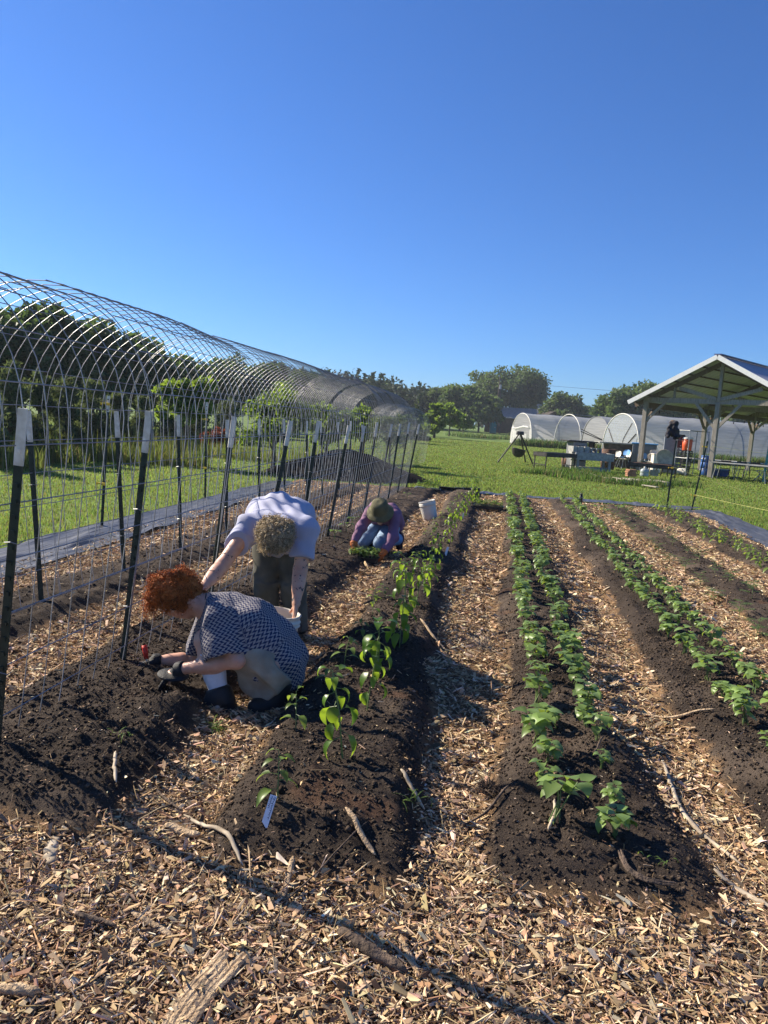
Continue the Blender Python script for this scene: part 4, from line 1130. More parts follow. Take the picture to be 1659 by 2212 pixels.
# sticks and splinters lying on the mulch
M['splinter'] = mat('split_wood', (.58, .43, .27), .85, .3, 9, c2=(.34, .235, .14), stretch=(2, 2, 2), bump=.8, bscale=55)
M['stick_pale'] = mat('pale_stick', (.52, .44, .33), .8, .25, 14, c2=(.28, .22, .15))
M['stick_dark'] = mat('dark_stick', (.15, .105, .075), .9, .4, 14, c2=(.06, .042, .03), bump=.7, bscale=60)
def stick(pts, r, label, m='stick_pale', flat=1.0, name='stick', seed=0, lift=.026, lobes=1):
    rs = np.random.default_rng(seed)
    pw = [G(u, v, .0) for u, v in pts]
    pw = np.array([(p[0], p[1], gz(p[0], p[1]) + lift) for p in pw])
    n = 16; s = np.concatenate([[0], np.cumsum(np.linalg.norm(np.diff(pw, axis=0), axis=1))]); t = np.linspace(0, s[-1], n)
    c = np.stack([np.interp(t, s, pw[:, i]) for i in range(3)], 1)
    for _ in range(2): c[1:-1] = (c[:-2] + 2 * c[1:-1] + c[2:]) / 4
    c[:, 2] = np.array([gz(x, y) for x, y in c[:, :2]]) * .6 + c[:, 2] * .4 + lift * .5
    c += rs.normal(0, r * (.18 if lobes == 1 and m == 'stick_pale' else .05), c.shape) * np.array([1, 1, .3])
    prof = np.interp(np.linspace(0, 1, n), [0, .08, .5, .9, 1], [.35, .85, 1, .8, .25]) * (1 + rs.normal(0, .07, n))
    mb = MB(); tg = c[-1] - c[0]; side = np.array([tg[1], -tg[0], 0]); side /= np.linalg.norm(side)
    for k in range(lobes):
        off = side * (k - (lobes - 1) / 2) * r * .62
        e = int(rs.integers(0, 3)) if lobes > 1 else 0
        cc = c[e:n - (int(rs.integers(0, 4)) if lobes > 1 else 0)] + off + np.array([0, 0, rs.normal(0, r * .12)])
        mb.tube(cc, r * prof[e:e + len(cc)] / (1 if lobes == 1 else lobes ** .5), 7)
    v = mb.v
    o = mb.build(name, M[m], None, lobes == 1)
    if flat != 1.0:
        co = np.zeros(len(o.data.vertices) * 3, np.float32); o.data.vertices.foreach_get('co', co); co = co.reshape(-1, 3)
        base = np.array([gz(x, y) for x, y in co[:, :2]]) + .004
        co[:, 2] = base + (co[:, 2] - base) * flat; o.data.vertices.foreach_set('co', co.ravel())
    return tag(o, label, 'wood piece')
stick([(352, 2290), (400, 2190), (470, 2110), (530, 2052)], .028, 'large split piece of log with two torn strands at the bottom left', 'splinter', .6, 'split_log', 1, lobes=5)
stick([(728, 2030), (800, 2075), (880, 2112)], .019, 'thick smooth dark branch lying at the end of the post shadow', 'stick_dark', 1, 'branch', 2)
stick([(842, 1988), (872, 2050), (908, 2112)], .013, 'long flat pale splinter beside the thick dark branch', 'splinter', .5, 'splinter', 3)
stick([(282, 1972), (330, 2002), (376, 2032)], .012, 'tapered pale splinter lying left of the large split log', 'splinter', .6, 'splinter', 4)
stick([(398, 1772), (452, 1812), (500, 1852), (524, 1890)], .0085, 'curved pale stick in front of the pepper bed corner', 'stick_pale', .8, 'stick', 5)
stick([(247, 1688), (246, 1718), (249, 1748)], .008, 'short upright looking pale stick at the edge of the left soil bed', 'stick_pale', 1, 'stick', 6)
stick([(117, 1826), (112, 1850), (108, 1880)], .024, 'broad pale slab of wood on the mulch at the left', 'stick_pale', .5, 'wood_slab', 7)
stick([(358, 1794), (396, 1806), (432, 1820)], .018, 'brown chunk of split wood left of the curved pale stick', 'splinter', .8, 'wood_chunk', 8)
stick([(742, 1822), (775, 1858), (808, 1890)], .012, 'pale splinter in front of the pepper bed', 'splinter', .6, 'splinter', 9)
stick([(862, 1732), (888, 1754), (914, 1774)], .010, 'short pale stick at the right corner of the pepper bed', 'stick_pale', .8, 'stick', 10)
stick([(632, 1882), (620, 1920), (610, 1950)], .012, 'upright looking splinter in front of the pepper bed', 'splinter', .5, 'splinter', 11)
stick([(1432, 1655), (1446, 1700), (1466, 1760), (1510, 1812), (1560, 1850), (1606, 1884)], .010, 'long wavy pale root along the right edge of the nearest bean bed', 'stick_pale', 1, 'root', 12)
stick([(1192, 1776), (1194, 1806), (1178, 1852)], .007, 'thin grey stick at the foot of the nearest bean plant', 'stick_pale', 1, 'stick', 13, lift=.02)
stick([(1298, 1650), (1286, 1675), (1276, 1698)], .005, 'thin dark twig standing among the near bean plants', 'stick_dark', 1, 'twig', 14, lift=.03)
stick([(1332, 1892), (1350, 1930), (1392, 1950), (1452, 1956)], .011, 'dark curved bundle of torn bark in front of the bean bed', 'stick_dark', .8, 'torn_bark', 15, lobes=3)
stick([(1540, 1902), (1600, 1934), (1668, 1972)], .013, 'pale torn splinter at the right edge of the foreground', 'stick_pale', .7, 'splinter', 16)
stick([(1094, 1744), (1050, 1770), (1000, 1792)], .006, 'thin dark twig on the path left of the nearest bean bed', 'stick_dark', 1, 'twig', 17)
stick([(162, 1986), (206, 1998), (252, 2012)], .010, 'dark stick on the mulch at the lower left', 'stick_dark', .9, 'stick', 18)
stick([(-6, 2146), (40, 2150), (86, 2156)], .018, 'dark weathered chunk of wood at the lower left corner', 'splinter', .8, 'wood_chunk', 19)
stick([(905, 1376), (935, 1398), (968, 1412)], .012, 'grey splinter at the foot of the pepper bed beyond the big shadow', 'splinter', .7, 'splinter', 20)
stick([(1370, 1548), (1440, 1562), (1540, 1574)], .010, 'long brown splinter on the path between the bean beds', 'splinter', .6, 'splinter', 21)
stick([(1440, 1144), (1475, 1152), (1510, 1142)], .012, 'curved dark twig beside the young plants on the right', 'stick_dark', 1, 'twig', 22)
stick([(260, 1790), (310, 1776), (400, 1742), (452, 1722)], .004, 'thin dark twig across the mulch by the left soil bed', 'stick_dark', 1, 'twig', 23)
stick([(600, 1968), (700, 1900), (790, 1840)], .0035, 'very thin dark twig pointing at the pepper bed corner', 'stick_dark', 1, 'twig', 24)
stick([(330, 1718), (360, 1745), (392, 1765)], .006, 'thin brown stick just left of the curved pale stick', 'stick_dark', 1, 'stick', 25)
# fibrous root clump on the path
rs = np.random.default_rng(3); mb = MB(); cc = np.array([*G(1052, 1715, .03)[:2], 0]); cc[2] = gz(cc[0], cc[1]) + .02
for i in range(160):
    d = rs.normal(0, 1, 3); d[2] = abs(d[2]) * .7; d /= np.linalg.norm(d); L = rs.uniform(.03, .075)
    mb.tube([cc, cc + d * L * .6 + rs.normal(0, .008, 3), cc + d * L + rs.normal(0, .014, 3)], [.002, .0014, .0007], 3, cap=False)
tag(mb.build('root_clump', M['stick_dark']), 'tangled dark clump of roots beside the near bean bed', 'root clump')
rs = np.random.default_rng(4); mb = MB(); cc = np.array([*G(1040, 1390, .03)[:2], 0]); cc[2] = gz(cc[0], cc[1]) + .01
for i in range(200):
    d = rs.normal(0, 1, 3); d[2] = abs(d[2]) * .45; d /= np.linalg.norm(d); L = rs.uniform(.04, .13)
    mb.tube([cc + rs.normal(0, .02, 3) * [1, 1, 0], cc + d * L * .6 + rs.normal(0, .01, 3), cc + d * L + rs.normal(0, .02, 3)], [.0022, .0016, .0008], 3, cap=False)
tag(mb.build('dry_grass_clump', M['tan']), 'tan clump of dry grass on the path between peppers and beans', 'dry grass')

# ------------------------------------------------------------------ the cooking place on the lawn
def lp(u, v): return G(u, v, -.03)
tp = thing('cooking_tripod', 'dark iron tripod standing on the lawn and carrying a cauldron', 'tripod', (.85, 35.5, -.03))
apx = P(*c3(1088, 852), 35.6) - np.array(tp.location)
for q in ((885, 1120), (1200, 1135), (1135, 1118)):
    f_ = lp(*c3(*q)) - np.array(tp.location); f_[2] = 0
    MB().tube([f_, apx + (f_ - apx) * .02], .035, 8).build('leg', M['dark_steel'], tp)
MB().lathe([(.03, .0), (.17, .0), (.19, -.16), (.15, -.17), (.0, -.14)], 8, apx + [0, 0, .06]).build('top_plate', M['dark_steel'], tp)
cz = P(*c3(1078, 1000), 35.6); hook = apx + np.array(tp.location)
b = MB(); b.tube([hook - [0, 0, .1], (hook[0] - .01, hook[1], hook[2] - .3), (cz[0], cz[1], cz[2] + .36)], .015, 6)
b.build('chain', M['dark_steel'], tp).location = tuple(-np.array(tp.location))
cd = thing('cauldron', 'round black iron cauldron hanging under the tripod', 'cauldron', cz)
MB().lathe([(0, -.40), (.12, -.385), (.23, -.31), (.30, -.18), (.325, -.03), (.345, .0), (.33, .01), (.30, -.02), (.28, -.16), (.2, -.29), (0, -.36)], 24).build('pot', M['dark_steel'], cd, True).rotation_euler = (0, R(9), 0)
a = np.linspace(0, math.pi, 14); MB().tube(np.column_stack([.32 * np.cos(a), 0 * a, -.02 + .40 * np.sin(a)]), .012, 6).build('bail', M['dark_steel'], cd, True)

def grill_table(label, loc, rz, w, d, z0, z1, top, legm, name='grill_table', lip=.03, cat='grill table'):
    root = thing(name, label, cat, loc, rz)
    b = MB(); b.box((0, 0, z0 + .01), (w, d, .02))
    for s in (-1, 1): b.box((s * (w / 2 - .01), 0, (z0 + z1) / 2), (.02, d, z1 - z0)); b.box((0, s * (d / 2 - .01), (z0 + z1) / 2), (w - .04, .02, z1 - z0))
    b.build('fire_tray', legm, root)
    MB().box((0, 0, z1 - .035), (w - .05, d - .05, .03)).build('grate', top, root)
    for sx in (-1, 1):
        for sy in (-1, 1): MB().box((sx * (w / 2 - .06), sy * (d / 2 - .06), z0 / 2), (.04, .04, z0)).build('leg', legm, root)
        MB().box((sx * (w / 2 - .06), 0, z0 * .35), (.03, d - .16, .03)).build('crossbar', legm, root)
    return root
gp = (lp(*c3(1250, 1180)) + lp(*c3(1495, 1180))) / 2
grill_table('flat black steel grill table on thin legs right of the tripod', (gp[0] + .1, gp[1] + .35, -.03), R(38), 1.75, .85, .52, .70, M['black_plastic'], M['dark_steel'])
t1 = (lp(*c6(225, 810)) + lp(*c6(600, 800))) / 2
tr = thing('concrete_trough', 'long pale concrete trough grill on short legs with blocks on top', 'trough grill', (t1[0] - .5, t1[1] + .3, -.03), R(14))
b = MB(); w, d = 1.75, .95
b.box((0, 0, .48), (w, d, .05), bev=.008)
for s in (-1, 1): b.box((s * (w / 2 - .04), 0, .645), (.08, d, .28), bev=.01); b.box((0, s * (d / 2 - .04), .645), (w - .165, .08, .28))
b.build('basin', M['concrete'], tr)
for sx in (-1, 1):
    for sy in (-1, 1): MB().box((sx * .72, sy * .36, .23), (.10, .10, .46)).build('leg', M['concrete'], tr)
MB().box((.1, 0, .05), (1.5, .5, .2)).build('footing', M['concrete'], tr)
def cinder(label, loc, rz):
    root = thing('concrete_block', label, 'concrete block', loc, rz, 'concrete blocks on the trough')
    b = MB(); w, d, h = .20, .39, .20
    for s in (-1, 1): b.box((s * (w / 2 - .017), 0, h / 2), (.034, d, h))
    for y in (-d / 2 + .017, 0, d / 2 - .017): b.box((0, y, h / 2), (w - .068, .034, h))
    b.build('block', M['concrete'], root); return root
tw = Matrix.Rotation(R(18), 3, 'Z')
for i, (x, y, rz) in enumerate(((-.75, -.05, 8), (-.48, -.1, -4), (-.2, -.05, 5), (.08, -.02, 12), (.36, -.1, -6))):
    q = tw @ Vector((x - .15, y, 0)); cc = cinder(f'grey hollow concrete block on the trough, {ordinal(i + 1)} of five from the left', (tr.location[0] + q[0], tr.location[1] + q[1], .755), R(14 + rz)); cc.scale = (1.2, 1.1, 1.25)
    cc.rotation_euler = (R(90) if i > 2 else 0, 0, R(18 + rz)); cc.location[2] += 0 if i <= 2 else 0
q = P(*c6(228, 465), t1[1] + .3)
bk = thing('dark_pail', 'small dark metal pail on top of the right concrete blocks', 'pail', (q[0], q[1], .96)); MB().lathe([(0, 0), (.13, 0), (.15, .25), (.155, .25), (.14, .24), (.12, .02), (0, .02)], 18).build('body', M['dark_steel'], bk, True)
q = P(*c3(1550, 1010), 34.6)
cb = thing('smoker_cabinet', 'dark grey smoker box with a wide flat lid behind the concrete trough', 'smoker', (q[0] + .25, 34.9, -.03), R(25))
MB().box((0, 0, .62), (.72, .6, 1.2), bev=.02).build('cabinet', M['grey_plastic'], cb); MB().box((.1, 0, 1.25), (1.5, .8, .05), bev=.01).build('lid', M['dark_steel'], cb); MB().box((0, -.312, .7), (.55, .02, .7)).build('door', M['dark_steel'], cb)
q = lp(*c3(1530, 1175)); br = thing('brown_barrel', 'brown half barrel under the left end of the concrete trough', 'barrel', (q[0], q[1] + .9, -.03)); MB().lathe([(0, 0), (.26, 0), (.31, .2), (.32, .42), (.30, .42), (.28, .2), (0, .1)], 18).build('body', M['rust'], br, True)
q = P(*c6(615, 500), 36.6); dr = thing('fire_drum', 'rusty round fire drum behind the concrete trough', 'drum', (q[0] - .25, 36.6, -.03)); dr.scale = (.72, .72, .95); MB().lathe([(0, .02), (.44, .0), (.45, .3), (.465, .31), (.465, .34), (.45, .35), (.45, .64), (.465, .65), (.465, .68), (.45, .69), (.46, 1.0), (.43, 1.0), (.42, .3), (0, .28)], 24).build('shell', M['rust'], dr, True)
q = P(*c6(720, 385), 40); ov = thing('outdoor_oven', 'stone topped outdoor oven block behind the fire drum', 'oven', (q[0], 40, -.03), R(10)); MB().box((0, 0, .58), (1.5, .9, 1.2), bev=.02).build('block', mat('sooty_brick', (.10, .075, .06), .9, .4, 5), ov); MB().box((-.1, 0, 1.22), (2.3, 1.0, .07), bev=.01).build('top_slab', M['concrete'], ov)
q = (lp(*c6(1275, 950)) + lp(*c6(1520, 960))) / 2
grill_table('steel fire table with a rust brown top beside the weeds', (q[0] - .25, q[1] + .45, -.03), R(-38 + 18), 1.7, 1.1, .46, .62, M['rust'], M['dark_steel'], 'fire_table')

# chairs: moulded shell on steel legs
def shell_chair(m):
    root = thing('shell_chair', 'x', 'chair'); n = 9; V = []; a = np.linspace(-1, 1, n)
    for y, z, w, cr in ((-.20, .46, .19, .0), (-.10, .44, .2, .02), (.05, .435, .2, .03), (.15, .45, .19, .02)): V.append([(k * w, y, z + cr * k * k) for k in a])
    V = np.array(V).reshape(-1, 3); F = [[r * n + i, r * n + i + 1, r * n + n + i + 1, r * n + n + i] for r in range(3) for i in range(n - 1)]
    V2 = np.concatenate([V, V - [0, 0, .015]]); F2 = F + [[x + len(V) for x in f[::-1]] for f in F]
    np_mesh('seat', V2, np.array(F2), m, root, True)
    V = []
    for z, y, w in ((.55, .20, .16), (.62, .215, .20), (.72, .235, .205), (.79, .25, .17), (.82, .256, .10)): V.append([(k * w, y - .05 * k * k + .0, z) for k in a])
    V = np.array(V).reshape(-1, 3); F = [[r * n + i, r * n + i + 1, r * n + n + i + 1, r * n + n + i] for r in range(4) for i in range(n - 1)]
    V2 = np.concatenate([V, V + [0, .014, 0]]); F2 = F + [[x + len(V) for x in f[::-1]] for f in F]
    np_mesh('backrest', V2, np.array(F2), m, root, True)
    for sx in (-1, 1):
        MB().tube([(sx * .15, -.12, .44), (sx * .2, -.22, 0)], .012, 6).build('leg', M['steel'], root); MB().tube([(sx * .15, .1, .44), (sx * .2, .24, 0)], .012, 6).build('leg', M['steel'], root)
        MB().tube([(sx * .12, .1, .44), (sx * .12, .2, .5), (sx * .12, .245, .7)], .011, 6).build('back_strut', M['steel'], root)
    return root
CH = {k: shell_chair(M[k]) for k in ('white_plastic', 'cream', 'blue_light')}; seen = set()
for x, y, z, rz, tilt, k, lab in ((5.55, 37.9, -.03, -60, 0, 'white_plastic', 'white shell chair on the left of the pavilion chairs, in front'), (6.15, 38.6, -.03, -70, 0, 'white_plastic', 'white shell chair just behind the leftmost one'), (6.0, 38.1, .06, -55, 0, 'blue_light', 'blue shell chair pushed into the two white chairs'),
                              (6.9, 37.7, -.03, 10, 0, 'blue_light', 'blue shell chair turned to the camera between the white chairs'), (7.25, 37.0, -.03, 25, 0, 'cream', 'cream shell chair right of the blue chair'), (7.35, 37.05, .16, 28, 0, 'white_plastic', 'white shell chair stacked on the cream chair'), (7.05, 36.4, -.03, -80, 0, 'cream', 'cream shell chair with a broad seat behind the rusty fire table')):
    o = CH[k] if k not in seen else copy_tree(CH[k]); seen.add(k)
    o.location = (x, y, z); o.rotation_euler = (R(tilt), 0, R(rz)); o['label'] = lab; o['group'] = 'shell chairs beside the pavilion'; o.scale = (1.12, 1.12, 1.05)
q = P(*c6(1140, 345), 39.5); bn = thing('storage_bin', 'large grey ribbed storage bin with a blue lid behind the chairs', 'storage bin', (q[0], 39.5, -.03), R(-12))
b = MB(); hh = q[2] + .03; b.box((0, 0, hh / 2), (1.15, .8, hh), bev=.03)
for k in range(5): b.box((-.45 + .22 * k, -.41, hh / 2), (.03, .03, hh - .1))
b.build('bin_body', M['grey_plastic'], bn); MB().box((0, 0, hh + .03), (1.28, .92, .07), bev=.02).build('lid', M['blue_light'], bn)
q = P(*c6(1465, 595), 33.5); ds = thing('round_dish', 'round tan shallow dish standing tilted behind the rusty fire table', 'dish', (q[0], 33.5, q[2])); ds.rotation_euler = (R(68), 0, R(14))
MB().lathe([(0, -.02), (.2, .0), (.34, .05), (.40, .1), (.415, .1), (.35, .03), (.2, -.02), (0, -.04)], 24).build('bowl', M['tan'], ds, True)
b = MB(); b.tube([(.0, -.2, -.05), (.0, -q[2] * .9, -.5)], .03, 6); b.tube([(-.2, -.1, 0), (-.3, -q[2] * .9, -.45)], .03, 6); b.tube([(.2, -.1, 0), (.3, -q[2] * .9, -.45)], .03, 6); b.build('stand', M['dark_steel'], ds)
q = P(*c6(1318, 635), 36.2); wb = thing('white_box', 'small white box leaning behind the round dish', 'box', (q[0], 36.2, -.03), R(15)); MB().box((0, 0, .42), (.36, .3, .84), bev=.02).build('box_body', M['white_plastic'], wb); MB().box((0, 0, .87), (.4, .34, .05), bev=.01).build('lid', M['cream'], wb)
q = P(*c4(792, 890), 37.5); gc_ = thing('grey_cabinet', 'tall narrow grey metal cabinet behind the jacket post', 'cabinet', (q[0], 37.5, -.03), R(-8)); MB().box((0, 0, (q[2] + .03) / 2), (.6, .45, q[2] + .03), bev=.015).build('cabinet_body', mat('cabinet_grey', (.24, .25, .27), .45, .1), gc_); MB().box((0, -.235, (q[2]) / 2 + .05), (.52, .02, q[2] - .2)).build('door', mat('cabinet_door', (.21, .22, .24), .45, .1), gc_)

# coolers, crates, rack, barrel, tub
M['orange'] = mat('orange_plastic', (.62, .10, .03), .45, .12, 2)
M['maroon'] = mat('maroon_plastic', (.12, .02, .025), .5, .15, 2)
def cooler(label, loc, body, lid, s=1.0):
    root = thing('drinks_cooler', label, 'cooler', loc); root.scale = (s, s, s)
    MB().lathe([(0, 0), (.19, 0), (.205, .02), (.205, .16), (.215, .18), (.215, .38), (.205, .40), (.21, .52), (0, .52)], 24).build('body', body, root, True)
    MB().lathe([(.222, .52), (.225, .53), (.222, .58), (.18, .61), (0, .615)], 24).build('lid', lid, root, True)
    MB().box((0, -.22, .08), (.05, .06, .05), bev=.01).build('spigot', M['white_plastic'], root)
    for sx in (-1, 1): MB().box((sx * .22, 0, .42), (.04, .14, .03), bev=.008).build('handle', body, root)
    return root
q = P(*c7(404, 790), 36.5); cooler('orange round drinks cooler with a white lid on stacked crates', (q[0], 36.5, q[2]), M['orange'], M['white_plastic'], 1.02)
q2 = P(*c7(290, 740), 37.4); cooler('dark red drinks cooler behind the orange one', (q2[0], 37.4, q2[2]), M['maroon'], M['dark_steel'], 1.0)
def crate(label, loc, rz, m, h=.28):
    root = thing('plastic_crate', label, 'crate', loc, rz, 'crates stacked under the coolers'); b = MB(); w = .36
    for z in (.01, h * .36, h * .68, h - .015):
        for s in (-1, 1): b.box((s * w / 2, 0, z), (.012, w, .045)); b.box((0, s * w / 2, z), (w - .014, .012, .045))
    for sx in (-1, 0, 1):
        for s in (-1, 1): b.box((sx * w * .47, s * (w / 2 + .001), h / 2), (.03, .014, h)); b.box((s * (w / 2 + .001), sx * w * .47, h / 2), (.014, .03, h))
    b.box((0, 0, .012), (w - .02, w - .02, .012)); b.build('crate_body', m, root); return root
hz = q[2] + .03
for k in range(3):
    crate(f'black plastic crate in the stack under the orange cooler, {ordinal(k + 1)} from the ground', (q[0] + .02 * k, 36.5, -.03 + k * hz / 3), R(4 * k), M['black_plastic'], hz / 3 - .003)
hz2 = q2[2] + .03
for k in range(3): crate(f'grey plastic crate in the stack under the dark red cooler, {ordinal(k + 1)} from the ground', (q2[0] - .02, 37.4, -.03 + k * hz2 / 3), R(-3 * k), M['grey_plastic'], hz2 / 3 - .003)
rk = thing('pipe_rack', 'tall grey steel pipe rack standing in front of the coolers', 'rack', (8.37, 35.41, -.03), R(42)); hp = 2.05
for x in (0, 1.45):
    for y in (0, .62): MB().tube([(x, y, 0), (x, y, hp)], .021, 6).build('upright', M['steel'], rk)
    for z in (.3, .8, hp): MB().tube([(x, 0, z), (x, .62, z)], .018, 6).build('rail', M['steel'], rk)
for y in (0, .62):
    for z in (.3, 1.6, hp) if y else (hp,): MB().tube([(0, y, z), (1.45, y, z)], .018, 6).build('rail', M['steel'], rk)
bb = thing('blue_barrel', 'tall blue plastic barrel behind the center pavilion post', 'barrel', (*lp(*c7(690, 1180))[:2], -.03)); bb.location[1] += .7; bb.location[0] += .2
MB().lathe([(0, 0), (.26, 0), (.28, .03), (.29, .3), (.275, .31), (.275, .34), (.29, .35), (.29, .6), (.275, .61), (.275, .64), (.29, .65), (.28, .88), (.24, .9), (0, .9)], 24).build('shell', M['blue'], bb, True); MB().lathe([(.285, .89), (.295, .9), (.295, .93), (.285, .94), (0, .93)], 24).build('lid', M['blue'], bb, True)
q = lp(*c7(935, 1192)); tb = thing('blue_tub', 'low wide blue tub under the folding tables', 'tub', (q[0], q[1] + .5, -.03), R(-30)); MB().lathe([(0, 0), (.40, 0), (.44, .05), (.48, .30), (.50, .30), (.50, .33), (.46, .33), (.42, .05), (0, .03)], 28).build('basin', M['blue'], tb, True); MB().lathe([(.49, .315), (.515, .318), (.515, .336), (.49, .34)], 28).build('rim', M['blue_light'], tb, True)
q = lp(*c7(285, 1160)); bucket('white bucket lying on its side in the grass by the pipe rack', (q[0] - .05, q[1] + .1, .12), (R(90), 0, R(60)))
M['table_top'] = mat('table_top', (.30, .30, .29), .5, .15, 5); M['table_white'] = mat('white_table_top', (.62, .62, .60), .5, .1, 5)
def folding_table(label, loc, rz, L, m):
    root = thing('folding_table', label, 'folding table', loc, rz, 'folding tables under the pavilion')
    MB().box((0, 0, .73), (L, .74, .04), bev=.008).build('tabletop', m, root)
    for s in (-1, 1):
        for y in (-.3, .3): MB().tube([(s * (L / 2 - .25), y, .71), (s * (L / 2 - .12), y, 0)], .016, 6).build('leg', M['steel'], root)
        MB().tube([(s * (L / 2 - .2), -.3, .4), (s * (L / 2 - .2), .3, .4)], .012, 6).build('crossbar', M['steel'], root)
    return root
TR = prz - math.pi / 2
folding_table('grey topped long folding table at the front edge of the pavilion', (10.35, 34.1, -.03), R(-52) + R(20), 2.4, M['table_top'])
folding_table('grey folding table just behind the front one under the pavilion', (11.5, 35.0, -.03), R(-30), 2.4, M['table_top'])
folding_table('white topped folding table at the left back of the pavilion', (10.3, 38.6, -.03), R(-8), 2.4, M['table_white'])
folding_table('white topped folding table at the right back of the pavilion', (12.9, 38.4, -.03), R(-6), 2.4, M['table_white'])
def folding_chair(m):
    root = thing('folding_chair', 'x', 'chair')
    for s in (-1, 1):
        MB().tube([(s * .21, .22, 0), (s * .21, -.12, .44), (s * .2, -.3, .8)], .013, 6).build('leg', m, root); MB().tube([(s * .19, -.28, 0), (s * .19, .16, .44)], .013, 6).build('leg', m, root)
    MB().box((0, .02, .45), (.38, .36, .025), bev=.008).build('seat', m, root); MB().box((0, -.27, .72), (.38, .02, .16), bev=.005).build('backrest', m, root); MB().tube([(-.2, .2, .06), (.2, .2, .06)], .01, 5).build('stretcher', m, root)
    return root
FC = {'dark_steel': folding_chair(M['dark_steel']), 'white_paint': folding_chair(M['white_paint'])}; seen = set()
names = ['left end', 'second place', 'middle', 'fourth place', 'fifth place', 'right end']
for i, (x, y, rz, k) in enumerate([(10.2, 36.0, 160, 'dark_steel'), (10.9, 36.2, 150, 'dark_steel'), (11.6, 36.3, 165, 'dark_steel'), (12.3, 36.2, 155, 'dark_steel'), (12.9, 36.0, 160, 'dark_steel'), (13.4, 35.2, 150, 'dark_steel')]):
    o = FC[k] if k not in seen else copy_tree(FC[k]); seen.add(k); o.location = (x, y, -.03); o.rotation_euler = (0, 0, R(rz)); o['label'] = f'dark folding chair behind the front tables, {names[i]} of the row'; o['group'] = 'dark folding chairs under the pavilion'
o = FC['white_paint']; o.location = (11.75, 36.0, -.03); o.rotation_euler = (0, 0, R(75)); o['label'] = 'white folding chair standing sideways among the dark chairs'
# teal step ladder
q = lp(*c7(1635, 1278)); ld = thing('step_ladder', 'teal step ladder at the right edge beside the tables', 'step ladder', (q[0] + .1, q[1], -.03), R(-15))
for s in (-1, 1):
    MB().beam((s * .24, -.45, 0), (s * .17, 0, 2.0), .04, .08).build('rail', M['teal'], ld); MB().beam((s * .24, .5, 0), (s * .17, .05, 2.0), .03, .04).build('rear_leg', M['teal'], ld)
for k in range(6):
    t = (k + 1) / 7; MB().box((0, -.45 * (1 - t), 2.0 * t), (.48 - .13 * t, .1, .025)).build('step', M['teal'], ld)
MB().box((0, .02, 2.02), (.42, .2, .06), bev=.015).build('top_cap', M['teal'], ld)
# pallet boards, planks, pots, jug
rs = np.random.default_rng(9)
pl = (lp(*c6(820, 1000)) + lp(*c6(1340, 1040))) / 2
pa = thing('wooden_pallet', 'grey weathered pallet lying in the grass before the rusty fire table', 'pallet', (pl[0], pl[1] + .25, 0), R(12))
for k in range(6): MB().box((-.75 + .3 * k + rs.normal(0, .01), 0, .11), (.14, 1.0, .022)).build('board', M['plank'], pa)
for y in (-.45, 0, .45): MB().box((0, y, .048), (1.7, .08, .095)).build('runner', M['plank'], pa)
o = MB().beam((*lp(*c6(40, 845))[:2], .06), (*lp(*c6(540, 972))[:2], .07), .16, .035).build('loose_plank', M['plank']); tag(o, 'long pale plank lying through the weeds left of the pallet', 'plank')
o = MB().beam((*lp(*c6(1100, 1060))[:2], .03), (*lp(*c6(1345, 1098))[:2], .03), .12, .03).build('loose_plank', M['plank']); tag(o, 'short pale plank in the grass in front of the pallet', 'plank')
q = lp(*c6(910, 968)); M['clay'] = mat('terracotta', (.33, .16, .09), .85, .25, 6)
for k in range(4):
    o = MB().box((0, 0, .035), (.34 - .01 * k, .26, .06), bev=.008).build('wooden_crate_tray', M['clay'], loc=(q[0] + rs.normal(0, .01), q[1] + .25, .125 + .068 * k)); o.rotation_euler = (0, 0, rs.normal(.2, .08)); tag(o, f'reddish brown shallow tray stacked on the pallet, {ordinal(k + 1)} from the bottom', 'tray', 'reddish trays on the pallet')
q = lp(*c6(1145, 962)); jg = thing('plastic_jug', 'large clear whitish plastic jug beside the stacked trays', 'jug', (q[0], q[1] + .35, .125)); jg.scale = (.8, .8, .85); MB().lathe([(0, 0), (.19, 0), (.2, .03), (.2, .12), (.19, .14), (.2, .16), (.2, .27), (.14, .33), (.05, .36), (.05, .4), (0, .4)], 20).build('body', mat('cloudy_plastic', (.30, .34, .33), .25, .1, spec=.6), jg, True); MB().lathe([(.055, .385), (.055, .425), (0, .427)], 12).build('cap', M['white_plastic'], jg, True)
q = lp(*c6(1310, 955))
for k in range(4):
    o = MB().box((0, 0, .03), (.30, .24, .052), bev=.006).build('wood_block', M['plank'], loc=(q[0] + rs.normal(0, .012), q[1] + .35, .125 + .058 * k)); o.rotation_euler = (0, 0, rs.normal(-.1, .1)); tag(o, f'pale cut board stacked at the right end of the pallet, {ordinal(k + 1)} from the bottom', 'board', 'pale boards on the pallet')
# string lights below the eave beam
def pv(x, y, z):
    v = Matrix.Rotation(prz, 3, 'Z') @ Vector((x, y, z)); return np.array([9.49 + v[0], 35.59 + v[1], v[2] - .03])
sl = thing('string_lights', 'dark string of small bulbs under the pavilion eave', 'string lights', (0, 0, 0)); t = np.linspace(0, 1, 40); A, B = pv(.3, HW - .3, TIE - .35), pv(LEN - .5, HW - .3, TIE - .35)
pts = A * (1 - t[:, None]) + B * t[:, None]; pts[:, 2] -= .22 * np.abs(np.sin(t * math.pi * 5)); MB().tube(pts, .008, 4).build('cable', M['black_plastic'], sl)
for k in range(1, 39, 3): MB().lathe([(.0, 0), (.02, -.0), (.022, -.06), (.03, -.1), (.02, -.14), (0, -.15)], 8, pts[k]).build('bulb', M['dark_steel'], sl, True)

